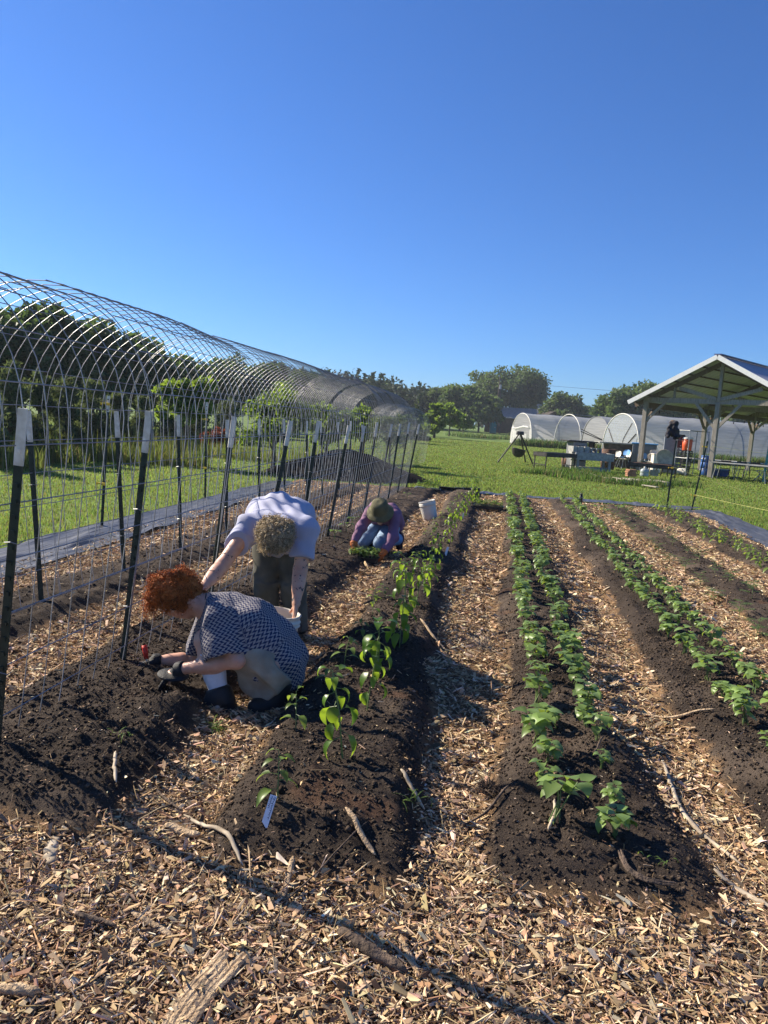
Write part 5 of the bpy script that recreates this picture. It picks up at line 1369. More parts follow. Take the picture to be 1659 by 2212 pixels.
# tufts of grass in the mulch
def tuft(u, v, n, L, label, seed):
    rs = np.random.default_rng(seed); p = G(u, v, .02); p[2] = gz(p[0], p[1]) + .01; b = MB()
    for i in range(n):
        a = rs.uniform(0, 6.283); b.leaf(p + np.array([rs.normal(0, .03), rs.normal(0, .012), 0]), (math.cos(a), math.sin(a), rs.uniform(.15, 1.2)), (0, 0, 1), L * rs.uniform(.5, 1.2), .006, rs.uniform(.5, 1.6), .3, 5, .7)
    tag(b.build('grass_tuft', M['young']), label, 'grass tuft')
tuft(458, 1568, 26, .12, 'pale green grass tuft at the foot of the crouching person', 1)
tuft(880, 1770, 14, .10, 'small green grass tuft at the right corner of the pepper bed', 2)
tuft(1440, 1905, 8, .06, 'tiny green sprig in front of the bean bed', 3)
tuft(268, 1640, 9, .06, 'tiny yellow green sprig on the left soil bed', 4)
tuft(1445, 1225, 10, .07, 'small green sprig on the path between the bean beds', 5)

# ------------------------------------------------------------------ people: soft bodies meshed from joined limbs
class Soft:
    """union of tapered limbs and ellipsoids, meshed as one smooth skin"""
    def __init__(self, lo, hi, h):
        self.lo = np.asarray(lo, float); self.h = h
        self.n = np.ceil((np.asarray(hi, float) - self.lo) / h).astype(int) + 1
        self.D = np.full(self.n, 1.0, np.float32)
    def _blk(self, lo, hi):
        a = np.clip(np.floor((lo - self.lo) / self.h).astype(int), 0, self.n); b = np.clip(np.ceil((hi - self.lo) / self.h).astype(int) + 1, 0, self.n)
        sl = tuple(slice(i, j) for i, j in zip(a, b))
        g = [self.lo[i] + self.h * np.arange(a[i], b[i]) for i in range(3)]
        return sl, np.stack(np.meshgrid(*g, indexing='ij'), -1)
    def _join(self, sl, d, k, sub=False):
        e = self.D[sl]
        if e.size == 0: return
        if sub: d = -d; hh = np.clip(.5 - .5 * (d - e) / -k, 0, 1) if False else np.clip(.5 + .5 * (d - e) / k, 0, 1); self.D[sl] = e * (1 - hh) + d * hh + k * hh * (1 - hh)
        else: hh = np.clip(.5 + .5 * (e - d) / k, 0, 1); self.D[sl] = e * (1 - hh) + d * hh - k * hh * (1 - hh)
    def cap(self, a, b, ra, rb, k=.02, sub=False):
        a, b = np.asarray(a, float), np.asarray(b, float); r = max(ra, rb) + k * 1.5 + 3 * self.h
        sl, p = self._blk(np.minimum(a, b) - r, np.maximum(a, b) + r); ab = b - a; L2 = ab @ ab + 1e-12
        t = np.clip(((p - a) @ ab) / L2, 0, 1); d = np.linalg.norm(p - a - t[..., None] * ab, axis=-1) - (ra + (rb - ra) * t)
        self._join(sl, d.astype(np.float32), k, sub); return self
    def chain(self, pts, rs, k=.02):
        for i in range(len(pts) - 1): self.cap(pts[i], pts[i + 1], rs[i], rs[i + 1], k)
        return self
    def tub(self, a, b, ra, rb, k=.01, soft=.012):
        """limb with cut ends (a sleeve, a trouser leg)"""
        a, b = np.asarray(a, float), np.asarray(b, float); r = max(ra, rb) + k + 4 * self.h
        sl, p = self._blk(np.minimum(a, b) - r, np.maximum(a, b) + r); ab = b - a; L = np.linalg.norm(ab); u = ab / L
        s = (p - a) @ u; rad = np.linalg.norm(p - a - s[..., None] * u, axis=-1) - (ra + (rb - ra) * np.clip(s / L, 0, 1))
        ax = np.maximum(-s, s - L); hh = np.clip(.5 - .5 * (ax - rad) / soft, 0, 1); d = ax * (1 - hh) + rad * hh + soft * hh * (1 - hh)
        self._join(sl, d.astype(np.float32), k); return self
    def ell(self, c, r, B=None, k=.02, sub=False):
        c = np.asarray(c, float); r = np.asarray(r, float); B = np.eye(3) if B is None else np.asarray(B, float)   # rows: local axes
        m = r.max() + k * 1.5 + 3 * self.h; sl, p = self._blk(c - m, c + m); q = (p - c) @ B.T
        k0 = np.linalg.norm(q / r, axis=-1); k1 = np.linalg.norm(q / (r * r), axis=-1) + 1e-9
        self._join(sl, (k0 * (k0 - 1) / k1).astype(np.float32), k, sub); return self
    def cut(self, pt, nrm, soft=.006):
        """remove what lies beyond the plane"""
        g = [self.lo[i] + self.h * np.arange(self.n[i]) for i in range(3)]; nrm = np.asarray(nrm, float); nrm = nrm / np.linalg.norm(nrm)
        s = (g[0][:, None, None] - pt[0]) * nrm[0] + (g[1][None, :, None] - pt[1]) * nrm[1] + (g[2][None, None, :] - pt[2]) * nrm[2]
        hh = np.clip(.5 - .5 * (s - self.D) / soft, 0, 1); self.D = (s * (1 - hh) + self.D * hh + soft * hh * (1 - hh)).astype(np.float32); return self
    def ripple(self, amp, freq, seed, dirs=3):
        rs = np.random.default_rng(seed); g = [self.lo[i] + self.h * np.arange(self.n[i]) for i in range(3)]
        w = 0
        for _ in range(dirs):
            d = rs.normal(0, 1, 3); d = d / np.linalg.norm(d) * freq * rs.uniform(.6, 1.5); ph = rs.uniform(0, 6.28)
            d2 = rs.normal(0, 1, 3) * freq * .5
            arg = g[0][:, None, None] * d[0] + g[1][None, :, None] * d[1] + g[2][None, None, :] * d[2]
            arg2 = g[0][:, None, None] * d2[0] + g[1][None, :, None] * d2[1] + g[2][None, None, :] * d2[2]
            w = w + np.sin(arg + ph + 1.3 * np.sin(arg2))
        self.D = self.D + (amp * w).astype(np.float32); return self
    def surf(self):
        D = self.D; ins = D < 0; n = D.shape
        cs = [(i, j, k) for i in (0, 1) for j in (0, 1) for k in (0, 1)]
        cnt = sum(ins[i:n[0] - 1 + i, j:n[1] - 1 + j, k:n[2] - 1 + k].astype(np.int8) for i, j, k in cs)
        cell = np.argwhere((cnt > 0) & (cnt < 8)); val = np.stack([D[cell[:, 0] + i, cell[:, 1] + j, cell[:, 2] + k] for i, j, k in cs], 1)
        co = np.array(cs, float); acc = np.zeros((len(cell), 3)); num = np.zeros(len(cell))
        for a in range(8):
            for b in range(a + 1, 8):
                if np.abs(co[a] - co[b]).sum() != 1: continue
                m = (val[:, a] < 0) != (val[:, b] < 0); t = np.where(m, val[:, a] / (val[:, a] - val[:, b] + 1e-12), 0)
                acc += m[:, None] * (co[a] + t[:, None] * (co[b] - co[a])); num += m
        v = self.lo + self.h * (cell + acc / num[:, None])
        mp = np.full([x - 1 for x in n], -1, np.int32); mp[tuple(cell.T)] = np.arange(len(cell))
        F = []
        for ax in range(3):
            o1, o2 = (ax + 1) % 3, (ax + 2) % 3
            A = np.moveaxis(ins, (ax, o1, o2), (0, 1, 2)); Mv = np.moveaxis(mp, (ax, o1, o2), (0, 1, 2))
            s0, s1 = A[:-1, 1:-1, 1:-1], A[1:, 1:-1, 1:-1]; e = np.argwhere(s0 != s1); fl = s0[tuple(e.T)]
            i, j, k = e[:, 0], e[:, 1] + 1, e[:, 2] + 1
            q = np.stack([Mv[i, j - 1, k - 1], Mv[i, j, k - 1], Mv[i, j, k], Mv[i, j - 1, k]], 1)
            F.append(np.where(fl[:, None], q, q[:, ::-1]))
        return v, np.concatenate(F)
    def build(self, name, m, parent=None, uvf=None, colf=None):
        v, F = self.surf()
        off = np.array(parent.location) if parent is not None else np.zeros(3)
        return np_mesh(name, v - off, F, m, parent, True, uv=uvf(v) if uvf else None, col=colf(v) if colf else None)

def box_of(pts, pad): a = np.array(pts); return a.min(0) - pad, a.max(0) + pad
def unit(v): v = np.asarray(v, float); return v / np.linalg.norm(v)

def add_head(S, c, up, f, k=.012):
    """skull, jaw, face; up = crown direction, f = where the face looks"""
    up, f = unit(up), unit(f); s = np.cross(f, up); B = np.stack([s, f, up])
    S.ell(c + up * .012 - f * .008, (.077, .098, .098), B, k)
    S.ell(c + f * .022 - up * .045, (.062, .068, .075), B, .03)
    S.cap(c + f * .062 - up * .098, c + f * .055 - up * .09, .024, .03, .025)                       # chin
    S.cap(c + f * .088 + up * .0, c + f * .108 - up * .034, .008, .013, .010)                      # nose
    for q in (-1, 1):
        S.ell(c + f * .096 + s * q * .031 + up * .006, (.017, .011, .010), B, .008, sub=True)       # eye sockets
        S.ell(c + f * .083 + s * q * .031 + up * .004, (.014, .013, .012), B, .004)
        S.cap(c + f * .093 + s * q * .014 + up * .020, c + f * .083 + s * q * .046 + up * .022, .007, .005, .01)   # brows
        S.ell(c + s * q * .079 - up * .008 - f * .004, (.010, .020, .031), B, .006)                 # ears
        S.ell(c + s * q * .083 - up * .006 + f * .003, (.006, .010, .017), B, .004, sub=True)
    S.ell(c + f * .088 - up * .062, (.024, .010, .007), B, .006); S.ell(c + f * .086 - up * .073, (.020, .010, .008), B, .006)
    return s

def add_hand(S, wrist, d, n, side, curl, spread=.018, s=1.0, thumb_out=.8, k=.008):
    """palm and five fingers; d = pointing direction, n = palm normal (fingers curl towards n), side = thumb side"""
    d, n = unit(d), unit(n); t = np.cross(n, d) * side
    pc = wrist + d * .048 * s
    S.ell(pc, (.040 * s, .050 * s, .017 * s), np.stack([t, d, n]), .012)
    for i, (o, L) in enumerate(((.030, .068), (.010, .076), (-.010, .070), (-.028, .055))):
        p = wrist + d * .088 * s + t * o * s; a = 0.0; pts = [p - d * .02 * s, p]; dd = d + t * o * spread * 20 * .3
        for j in range(3):
            a += curl * (1 + .15 * i) * (.8, 1.0, .75)[j]
            q = unit(dd) * math.cos(a) + n * math.sin(a); p = p + q * L * s * (.46, .31, .23)[j]; pts.append(p)
        S.chain(pts, [.0105 * s, .0098 * s, .009 * s, .0082 * s, .0072 * s], k * .5)
    p0 = wrist + d * .025 * s + t * .034 * s; q1 = p0 + (t * thumb_out + d * .75 + n * .35) / 1.2 * .042 * s; q2 = q1 + unit(d + n * .7 + t * .15) * .032 * s
    S.chain([p0, q1, q2], [.014 * s, .0115 * s, .009 * s], k)

def curls(mb, pts, nrm, rs, L=(.04, .09), r=.0032, fall=(0, 0, -1), amp=.010, turns=2.2, out=.5, seg=11):
    fall = np.asarray(fall, float)
    for p, nn in zip(pts, nrm):
        ln = rs.uniform(*L); d = unit(nn * out + fall * rs.uniform(.2, 1) + rs.normal(0, .45, 3)); a, b, _ = frame(d)
        t = np.linspace(0, 1, seg)[:, None]; ph = rs.uniform(0, 6.28); A = amp * rs.uniform(.6, 1.3)
        w = turns * rs.uniform(.7, 1.3) * 2 * math.pi * t
        c = p + d * ln * t + fall * (ln * .35) * t ** 2 + A * (t ** .5) * (np.cos(w + ph) * a + np.sin(w + ph) * b)
        mb.tube(c, r * np.interp(t[:, 0], [0, .3, 1], [.7, 1, .35]), 3, cap=False)

def surf_samples(S, n, rs):
    v, F = S.surf(); i = rs.integers(0, len(F), n); q = v[F[i]]; p = q.mean(1); nn = np.cross(q[:, 2] - q[:, 0], q[:, 3] - q[:, 1]); nn /= np.linalg.norm(nn, axis=1)[:, None] + 1e-9
    return p, nn

def skinmat(name, c, marks=None):
    m, nt, b = _mat(name)
    tc = nt.nodes.new('ShaderNodeTexCoord'); n = nt.nodes.new('ShaderNodeTexNoise'); n.inputs['Scale'].default_value = 18; n.inputs['Detail'].default_value = 5
    nt.links.new(tc.outputs['Object'], n.inputs['Vector']); rp = nt.nodes.new('ShaderNodeValToRGB')
    rp.color_ramp.elements[0].color = (c[0] * .86, c[1] * .74, c[2] * .7, 1); rp.color_ramp.elements[1].color = (*c, 1); rp.color_ramp.elements[0].position = .3; rp.color_ramp.elements[1].position = .65
    nt.links.new(n.outputs['Fac'], rp.inputs[0]); out = rp.outputs[0]
    if marks:
        a = nt.nodes.new('ShaderNodeAttribute'); a.attribute_name = 'Col'
        n2 = nt.nodes.new('ShaderNodeTexNoise'); n2.inputs['Scale'].default_value = 38; n2.inputs['Detail'].default_value = 3; nt.links.new(tc.outputs['Object'], n2.inputs['Vector'])
        r2 = nt.nodes.new('ShaderNodeValToRGB'); r2.color_ramp.elements[0].position = .60; r2.color_ramp.elements[1].position = .64; nt.links.new(n2.outputs['Fac'], r2.inputs[0])
        mu = nt.nodes.new('ShaderNodeMath'); mu.operation = 'MULTIPLY'; nt.links.new(r2.outputs[0], mu.inputs[0]); nt.links.new(a.outputs['Fac'], mu.inputs[1])
        mx = nt.nodes.new('ShaderNodeMix'); mx.data_type = 'RGBA'; mx.inputs[7].default_value = (.05, .045, .05, 1); nt.links.new(mu.outputs[0], mx.inputs[0]); nt.links.new(out, mx.inputs[6]); out = mx.outputs[2]
    nt.links.new(out, b.inputs['Base Color']); b.inputs['Roughness'].default_value = .5; b.inputs['Specular IOR Level'].default_value = .4
    b.inputs['Subsurface Weight'].default_value = .08; b.inputs['Subsurface Radius'].default_value = (.012, .005, .003)
    return m

def hairmat(name, c, c2):
    m, nt, b = _mat(name); g = nt.nodes.new('ShaderNodeNewGeometry'); rp = nt.nodes.new('ShaderNodeValToRGB')
    rp.color_ramp.elements[0].color = (*c2, 1); rp.color_ramp.elements[1].color = (*c, 1); nt.links.new(g.outputs['Random Per Island'], rp.inputs[0]); nt.links.new(rp.outputs[0], b.inputs['Base Color'])
    b.inputs['Roughness'].default_value = .6; b.inputs['Specular IOR Level'].default_value = .3
    tcn = nt.nodes.new('ShaderNodeTexCoord'); nn = nt.nodes.new('ShaderNodeTexNoise'); nn.inputs['Scale'].default_value = 120; nn.inputs['Detail'].default_value = 4; nt.links.new(tcn.outputs['Object'], nn.inputs['Vector']); bp = nt.nodes.new('ShaderNodeBump'); bp.inputs['Strength'].default_value = .8; bp.inputs['Distance'].default_value = .01; nt.links.new(nn.outputs['Fac'], bp.inputs['Height']); nt.links.new(bp.outputs[0], b.inputs['Normal'])
    tr = nt.nodes.new('ShaderNodeBsdfTranslucent'); nt.links.new(rp.outputs[0], tr.inputs[0]); ms = nt.nodes.new('ShaderNodeMixShader'); ms.inputs[0].default_value = .42
    nt.links.new(b.outputs[0], ms.inputs[1]); nt.links.new(tr.outputs[0], ms.inputs[2]); nt.links.new(ms.outputs[0], nt.nodes['Material Output'].inputs[0]); return m

def knit_pattern():
    """slanted blocks, offset row by row, dark blue on beige"""
    m, nt, b = _mat('checked_knit'); N = nt.nodes.new; Lk = nt.links.new
    at = N('ShaderNodeAttribute'); at.attribute_name = 'wrap'; sp = N('ShaderNodeSeparateXYZ'); Lk(at.outputs['Vector'], sp.inputs[0])
    def mt(op, a, b_=None):
        n = N('ShaderNodeMath'); n.operation = op
        for i, s in enumerate((a, b_)):
            if s is None: continue
            if isinstance(s, (int, float)): n.inputs[i].default_value = s
            else: Lk(s, n.inputs[i])
        return n.outputs[0]
    u = mt('MULTIPLY', sp.outputs[0], 1 / .034); v = mt('MULTIPLY', sp.outputs[1], 1 / .0135)
    row = mt('FLOOR', v); fv = mt('FRACT', v); par = mt('MODULO', mt('ABSOLUTE', row), 2.0)
    sl = mt('MULTIPLY', mt('SUBTRACT', mt('MULTIPLY', par, 2.0), 1.0), mt('MULTIPLY', mt('SUBTRACT', fv, .5), .40))
    fu = mt('FRACT', mt('ADD', mt('ADD', u, sl), mt('MULTIPLY', row, .5)))
    dark = mt('LESS_THAN', fu, .5)
    nz = N('ShaderNodeTexNoise'); nz.inputs['Scale'].default_value = 90; tc = N('ShaderNodeTexCoord'); Lk(tc.outputs['Object'], nz.inputs['Vector'])
    mx = N('ShaderNodeMix'); mx.data_type = 'RGBA'; mx.inputs[6].default_value = (.29, .27, .265, 1); mx.inputs[7].default_value = (.020, .028, .080, 1); Lk(dark, mx.inputs[0])
    mr = N('ShaderNodeMapRange'); mr.inputs[3].default_value = .75; mr.inputs[4].default_value = 1.25; Lk(nz.outputs['Fac'], mr.inputs[0])
    m2 = N('ShaderNodeMix'); m2.data_type = 'RGBA'; m2.blend_type = 'MULTIPLY'; m2.inputs[0].default_value = 1; Lk(mx.outputs[2], m2.inputs[6]); Lk(mr.outputs[0], m2.inputs[7])
    Lk(m2.outputs[2], b.inputs['Base Color']); b.inputs['Roughness'].default_value = .85; b.inputs['Specular IOR Level'].default_value = .2
    bp = N('ShaderNodeBump'); bp.inputs['Strength'].default_value = .25; bp.inputs['Distance'].default_value = .006; Lk(nz.outputs['Fac'], bp.inputs['Height']); Lk(bp.outputs[0], b.inputs['Normal'])
    return m

def wrap_uv(axes):
    """unrolled cloth coordinates round the nearest of several axes"""
    def f(v):
        best = np.full(len(v), 9.0); uv = np.zeros((len(v), 2))
        for pts, rad, ref in axes:
            pts = np.asarray(pts, float); acc = 0.0
            for a, b in zip(pts[:-1], pts[1:]):
                ab = b - a; L = np.linalg.norm(ab); d = ab / L; s = (v - a) @ d; t = np.clip(s, 0, L); w = v - a - t[:, None] * d
                dist = np.linalg.norm(w, axis=1) / rad; x = unit(np.asarray(ref, float) - d * (np.asarray(ref, float) @ d)); y = np.cross(d, x)
                ang = np.arctan2(w @ y, w @ x); m = dist < best
                uv[m] = np.stack([ang[m] * rad * 1.15, acc + s[m]], 1); best[m] = dist[m]; acc += L
        return uv
    return f

c5, c9, c10 = C(400, 1550, 2.37), C(750, 1550, 3.688), C(950, 1600, 4.1475)
A5 = lambda x, y, d: P(*c5(x, y), d)
B9 = lambda x, y, d: P(*c9(x, y), d)
K10 = lambda x, y, d: P(*c10(x, y), d)
M['skin'] = skinmat('skin_fair', (.62, .36, .26))
M['skin_marked'] = skinmat('skin_with_tattoos', (.60, .36, .26), True)
M['knit'] = knit_pattern()
M['khaki'] = mat('beige_shorts_cloth', (.38, .33, .25), .85, .12, 9, c2=(.25, .205, .15), bump=.08, bscale=200)
M['sock'] = mat('white_sock', (.62, .62, .66), .9, .06, 20, bump=.3, bscale=150)
M['boot'] = mat('black_boot', (.014, .014, .015), .6, .3, 12)
M['glove'] = mat('black_glove', (.013, .014, .018), .7, .3, 20, bump=.3, bscale=150)
M['glove_grey'] = mat('grey_glove_palm', (.15, .15, .145), .75, .2, 20)
M['shirt'] = mat('lavender_cotton', (.36, .375, .50), .85, .07, 5, bump=.07, bscale=160)
M['olive_cloth'] = mat('olive_trouser_cloth', (.115, .112, .085), .85, .3, 6, c2=(.06, .056, .04), bump=.08, bscale=160)
M['purple'] = mat('purple_jersey', (.20, .10, .17), .85, .15, 8, bump=.06, bscale=160)
M['jeans'] = mat('pale_denim', (.20, .29, .43), .85, .25, 6, bump=.08, bscale=200)
M['hat'] = mat('olive_hat_cloth', (.115, .105, .052), .85, .15, 12, bump=.3, bscale=120)
M['orange_glove'] = mat('orange_glove', (.55, .15, .03), .7, .2, 20)
M['hair_red'] = hairmat('red_hair', (.75, .27, .075), (.32, .10, .03))
M['hair_blond'] = hairmat('blond_hair', (.85, .73, .52), (.36, .28, .17))

# ---- the crouching red-haired person
hc = A5(402, 962, 3.84); fA = unit((-.32, .46, -.83)); upA = unit((-.90, -.12, .34)); upA = unit(upA - fA * (upA @ fA))
sA = np.cross(fA, upA)
neck0, neck1 = hc - upA * .06 - fA * .045, A5(640, 990, 3.87)
T = [A5(640, 1020, 3.87), A5(790, 1075, 3.87), A5(985, 1165, 3.87), A5(1120, 1310, 3.87), A5(1180, 1430, 3.87)]
shN, elN, wrN = A5(700, 1090, 3.70), A5(880, 1425, 3.63), A5(450, 1488, 3.66)
shF, elF, wrF = A5(660, 1060, 4.02), A5(560, 1420, 4.03), A5(268, 1425, 3.93)
hipL, knL, anL = A5(1170, 1450, 3.76), A5(640, 1265, 3.72), A5(748, 1690, 3.66)
hipR, knR, anR = A5(1190, 1450, 3.96), A5(1030, 1540, 3.70), A5(1160, 1720, 3.76)
toeL, heL = A5(520, 1800, 3.60), A5(800, 1800, 3.66)
toeR, heR = A5(1030, 1780, 3.68), A5(1180, 1780, 3.80)
base = np.array([-1.28, 3.75, 0.0])
pA = thing('person', 'person with curly red hair crouching in a blue checked top, digging by the post', 'person', base)
pts = [hc, neck1, *T, shN, elN, wrN, shF, elF, wrF, hipL, knL, anL, hipR, knR, anR, toeL, heL, toeR, heR]
S = Soft(*box_of(pts, .2), .0065)
S.cap(neck0, neck1, .052, .060, .02); S.chain(T, [.07, .105, .105, .1, .11], .04)
S.chain([shN, elN, wrN], [.052, .042, .030], .02); S.chain([shF, elF, wrF], [.050, .042, .030], .02)
S.cap(elN * .65 + wrN * .35, elN * .35 + wrN * .65, .047, .038, .02); S.cap(elF * .6 + wrF * .4, elF * .3 + wrF * .7, .046, .036, .02)
knRb = hipR * .45 + knR * .55 + [0, .03, .0]; S.chain([hipL, knL, anL], [.085, .058, .04], .03); S.chain([hipR, knRb, anR], [.08, .055, .04], .03); S.cap(knL * .75 + anL * .25, knL * .45 + anL * .55, .055, .05, .03)
add_head(S, hc, upA, fA)
for w, el, n_, sd in ((wrN, elN, (0, .1, -1), 1), (wrF, elF, (0, -.3, -1), -1)):
    add_hand(S, w, unit(w - el) + np.array([-.0, 0, -.55]), n_, sd, .5, s=.74)
S.build('body', M['skin'], pA)
for q in (-1, 1):
    MB().lathe([(0, -.011), (.008, -.008), (.0115, 0), (.008, .008), (0, .011)], 10, hc + fA * .0845 + sA * q * .031 + upA * .004 - base).build('eye', mat('eye_white', (.55, .5, .47), .2, .05), pA, True)
# top
S = Soft(*box_of([*T, shN, elN, shF, elF, hipL], .22), .007)
for dy, r in ((-.075, 0), (.075, 0), (0, .012)):
    o = np.array([0, dy, 0]); S.chain([T[0] + o * .7, T[1] + o, T[2] + o, T[3] + o, T[4] + o + [-.01, 0, 0]], [.068 + r, .098 + r, .118 + r, .128 + r, .142 + r], .05)
S.cap(T[4] + np.array([.04, -.04, -.02]), A5(1250, 1540, 3.83), .135, .095, .05); S.cap(T[4] + np.array([.04, .06, -.02]), A5(1250, 1540, 3.93), .12, .09, .05)
S.cap(A5(640, 1060, 3.87), A5(660, 1180, 3.85), .075, .07, .04)
seN = A5(775, 1405, 3.63); seF = A5(505, 1385, 4.02)
S.cap(T[1] + [0, -.08, 0], shN, .09, .085, .04); S.cap(T[1] + [0, .08, 0], shF, .09, .075, .04)
S.tub(shN, seN, .088, .105, .03); S.tub(shF, seF, .072, .082, .03)
S.ripple(.0022, 42, 5, 4); S.ripple(.0052, 20, 15, 3)
S.cut(neck1 + unit(neck0 - neck1) * .012, neck0 - neck1); S.cut(A5(1040, 1620, 3.8), (-.15, 0, -1))
S.cap(A5(760, 1480, 3.63), A5(780, 1370, 3.63), .088, .07, .006, sub=True)
S.build('top', M['knit'], pA, uvf=wrap_uv([(T, .15, (0, 1, 0)), ([shN, seN], .10, (0, 1, 0)), ([shF, seF], .08, (0, -1, 0))]))
# shorts, socks, boots
S = Soft(*box_of([hipL, hipR, knL, knR, T[4]], .16), .0075)
S.ell((hipL + hipR) / 2 + [-.01, 0, -.01], (.135, .19, .13), None, .03); S.ell(hipR, (.1, .1, .1), None, .03); S.tub(hipL, hipL * .45 + knL * .55, .118, .098, .03); S.tub(hipR + [0, -.05, .02], knR + [.01, -.02, -.03], .125, .115, .03, .02)
S.tub(hipL + [.02, .0, -.0], A5(1085, 1560, 3.72), .12, .115, .03); S.ripple(.0030, 26, 8, 4)
S.build('shorts', M['khaki'], pA)
S = Soft(*box_of([knL, anL], .12), .006); S.tub(knL * .80 + anL * .20, anL, .063, .049, .01); S.cap(knL * .6 + anL * .4, knL * .4 + anL * .6, .062, .055, .03); S.ripple(.0007, 70, 3, 2); S.build('sock', M['sock'], pA)
for an, toe, heel, kn, nm in ((anL, toeL, heL, knL, 'near'), (anR, toeR, heR, knR, 'far')):
    S = Soft(*box_of([an, toe, heel, an + unit(kn - an) * .1], .12), .006)
    up_ = unit(kn - an) if nm == 'near' else np.array([.25, .1, .9])
    S.tub(an + up_ * (.035 if nm == 'near' else .13), an - up_ * .05, .062 if nm == 'near' else .075, .060, .03); S.cap(an - up_ * .02, heel, .058, .048, .04); S.cap(heel, toe, .048, .040, .04); S.cap(an - up_ * .01, (toe + heel) / 2, .058, .05, .04); S.ell(toe + (heel - toe) * .12, (.055, .05, .042), None, .03)
    S.cut(np.array([0, 0, min(toe[2], heel[2]) - .038]), (0, 0, -1)); S.ripple(.0008, 60, 4, 2)
    bt = S.build('boot', M['boot'], pA)
    so = MB(); d_ = unit((toe - heel) * [1, 1, 0]); sd_ = np.array([-d_[1], d_[0], 0]); zc_ = min(toe[2], heel[2]) - .04
    ring = [(-.055, -.03), (-.055, .03), (0, .043), (.5, .045), (.9, .05), (1.12, .03), (1.16, 0), (1.12, -.03), (.9, -.05), (.5, -.045), (0, -.043)]
    L_ = np.linalg.norm((toe - heel)[:2]); V_ = np.array([heel * [1, 1, 0] + d_ * (a_ * L_ if a_ > 0 else a_) + sd_ * b_ for a_, b_ in ring]) - base; k_ = len(ring)
    V_ = np.concatenate([V_ + [0, 0, zc_ - .012], V_ + [0, 0, zc_ + .012], [[*(V_.mean(0)[:2]), zc_ - .012]], [[*(V_.mean(0)[:2]), zc_ + .012]]])
    so.add(V_, [[i, (i + 1) % k_, k_ + (i + 1) % k_, k_ + i] for i in range(k_)], [[2 * k_, (i + 1) % k_, i] for i in range(k_)] + [[2 * k_ + 1, k_ + i, k_ + (i + 1) % k_] for i in range(k_)]); so.build('sole', M['dark_steel'], bt)
    lc = MB()
    for j in range(4): q_ = an - up_ * (.0 + .012 * j) + d_ * (.055 + .012 * j); lc.tube([q_ - sd_ * .03 - base, q_ + d_ * .012 + [0, 0, .008] - base, q_ + sd_ * .03 - base], .0035, 5)
    lc.build('lace', mat('lace', (.09, .075, .06), .8, .2), bt)
# gloves
for w, el, n_, sd in ((wrN, elN, (0, .1, -1), 1), (wrF, elF, (0, -.3, -1), -1)):
    d_ = unit(w - el) + np.array([0, 0, -.55]); S = Soft(*box_of([w, w + unit(d_) * .2], .1), .0048)
    S.tub(w - unit(w - el) * .015, w + unit(w - el) * .03, .041, .040, .015); S.cap(w + unit(d_) * .01, w + unit(d_) * .075, .037, .029, .02); add_hand(S, w, d_, n_, sd, .38, s=1.3); S.ripple(.0006, 90, 2, 2)
    g_ = S.build('glove', M['glove'], pA)
    S = Soft(*box_of([w, w + unit(d_) * .14], .08), .005); S.ell(w + unit(d_) * .07 + [0, -.02 if sd > 0 else -.03, .006], (.034, .010, .016), None, .01); S.build('grey_patch', M['glove_grey'], g_)
# choker, earring, hair
def ring(c, axis, r, t, n=20): a, b, _ = frame(axis); th = np.arange(n) * 2 * math.pi / n; return MB().tube(c + r * (np.cos(th)[:, None] * a + np.sin(th)[:, None] * b), t, 6, close=True)
ring(neck1 * .85 + neck0 * .15 - base, neck1 - neck0, .0625, .0045).build('necklace', M['black_plastic'], pA, True)
er = hc + sA * -.088 * np.sign(sA @ [0, 1, 0]) * 1.0
er = hc - fA * .0 + np.array([0, -.090, 0]) - upA * .035; ring(er - base, (0, 1, .2), .015, .006).build('earring', M['black_plastic'], pA, True)
S = Soft(hc - .28, hc + .28, .007)
BA = np.stack([sA, fA, upA])
S.ell(hc - fA * .05 + upA * .020, (.096, .085, .112), BA, .03)
S.ell(A5(452, 842, 3.84), (.090, .088, .088), None, .03); S.ell(A5(520, 900, 3.85), (.06, .075, .06), None, .03); S.ell(A5(305, 860, 3.84), (.068, .08, .062), None, .03); S.ell(A5(258, 925, 3.84), (.05, .065, .05), None, .03)
S.cap(A5(225, 950, 3.80), A5(205, 1020, 3.80), .026, .012, .02)
S.ell(hc + fA * .105 - upA * .03, (.10, .075, .10), BA, .02, sub=True)
S.ripple(.004, 95, 6, 4); S.ripple(.007, 40, 9, 3)
rs = np.random.default_rng(2); hp_, hn_ = surf_samples(S, 2600, rs); k_ = ((hp_ - hc) @ fA < -.012); hp_, hn_ = hp_[k_], hn_[k_]
hairA = S.build('hair', M['hair_red'], pA)
v0 = MB(); curls(v0, hp_ - base, hn_, rs, (.02, .045), .0021, (-.55, 0, -.25), .008, 1.7, .26)
lk = rs.normal(0, .02, (160, 3)) + A5(225, 970, 3.81); curls(v0, lk - base, np.tile([-.5, 0, -.6], (160, 1)), rs, (.04, .08), .0013, (0, 0, -1), .008, 2.4, .5)
lk = rs.normal(0, .012, (60, 3)) + A5(440, 950, 3.76); curls(v0, lk - base, np.tile([0, -.5, -.6], (60, 1)), rs, (.04, .07), .0013, (0, 0, -1), .008, 2.4, .3)
v0.build('curl_strands', M['hair_red'], hairA, True)
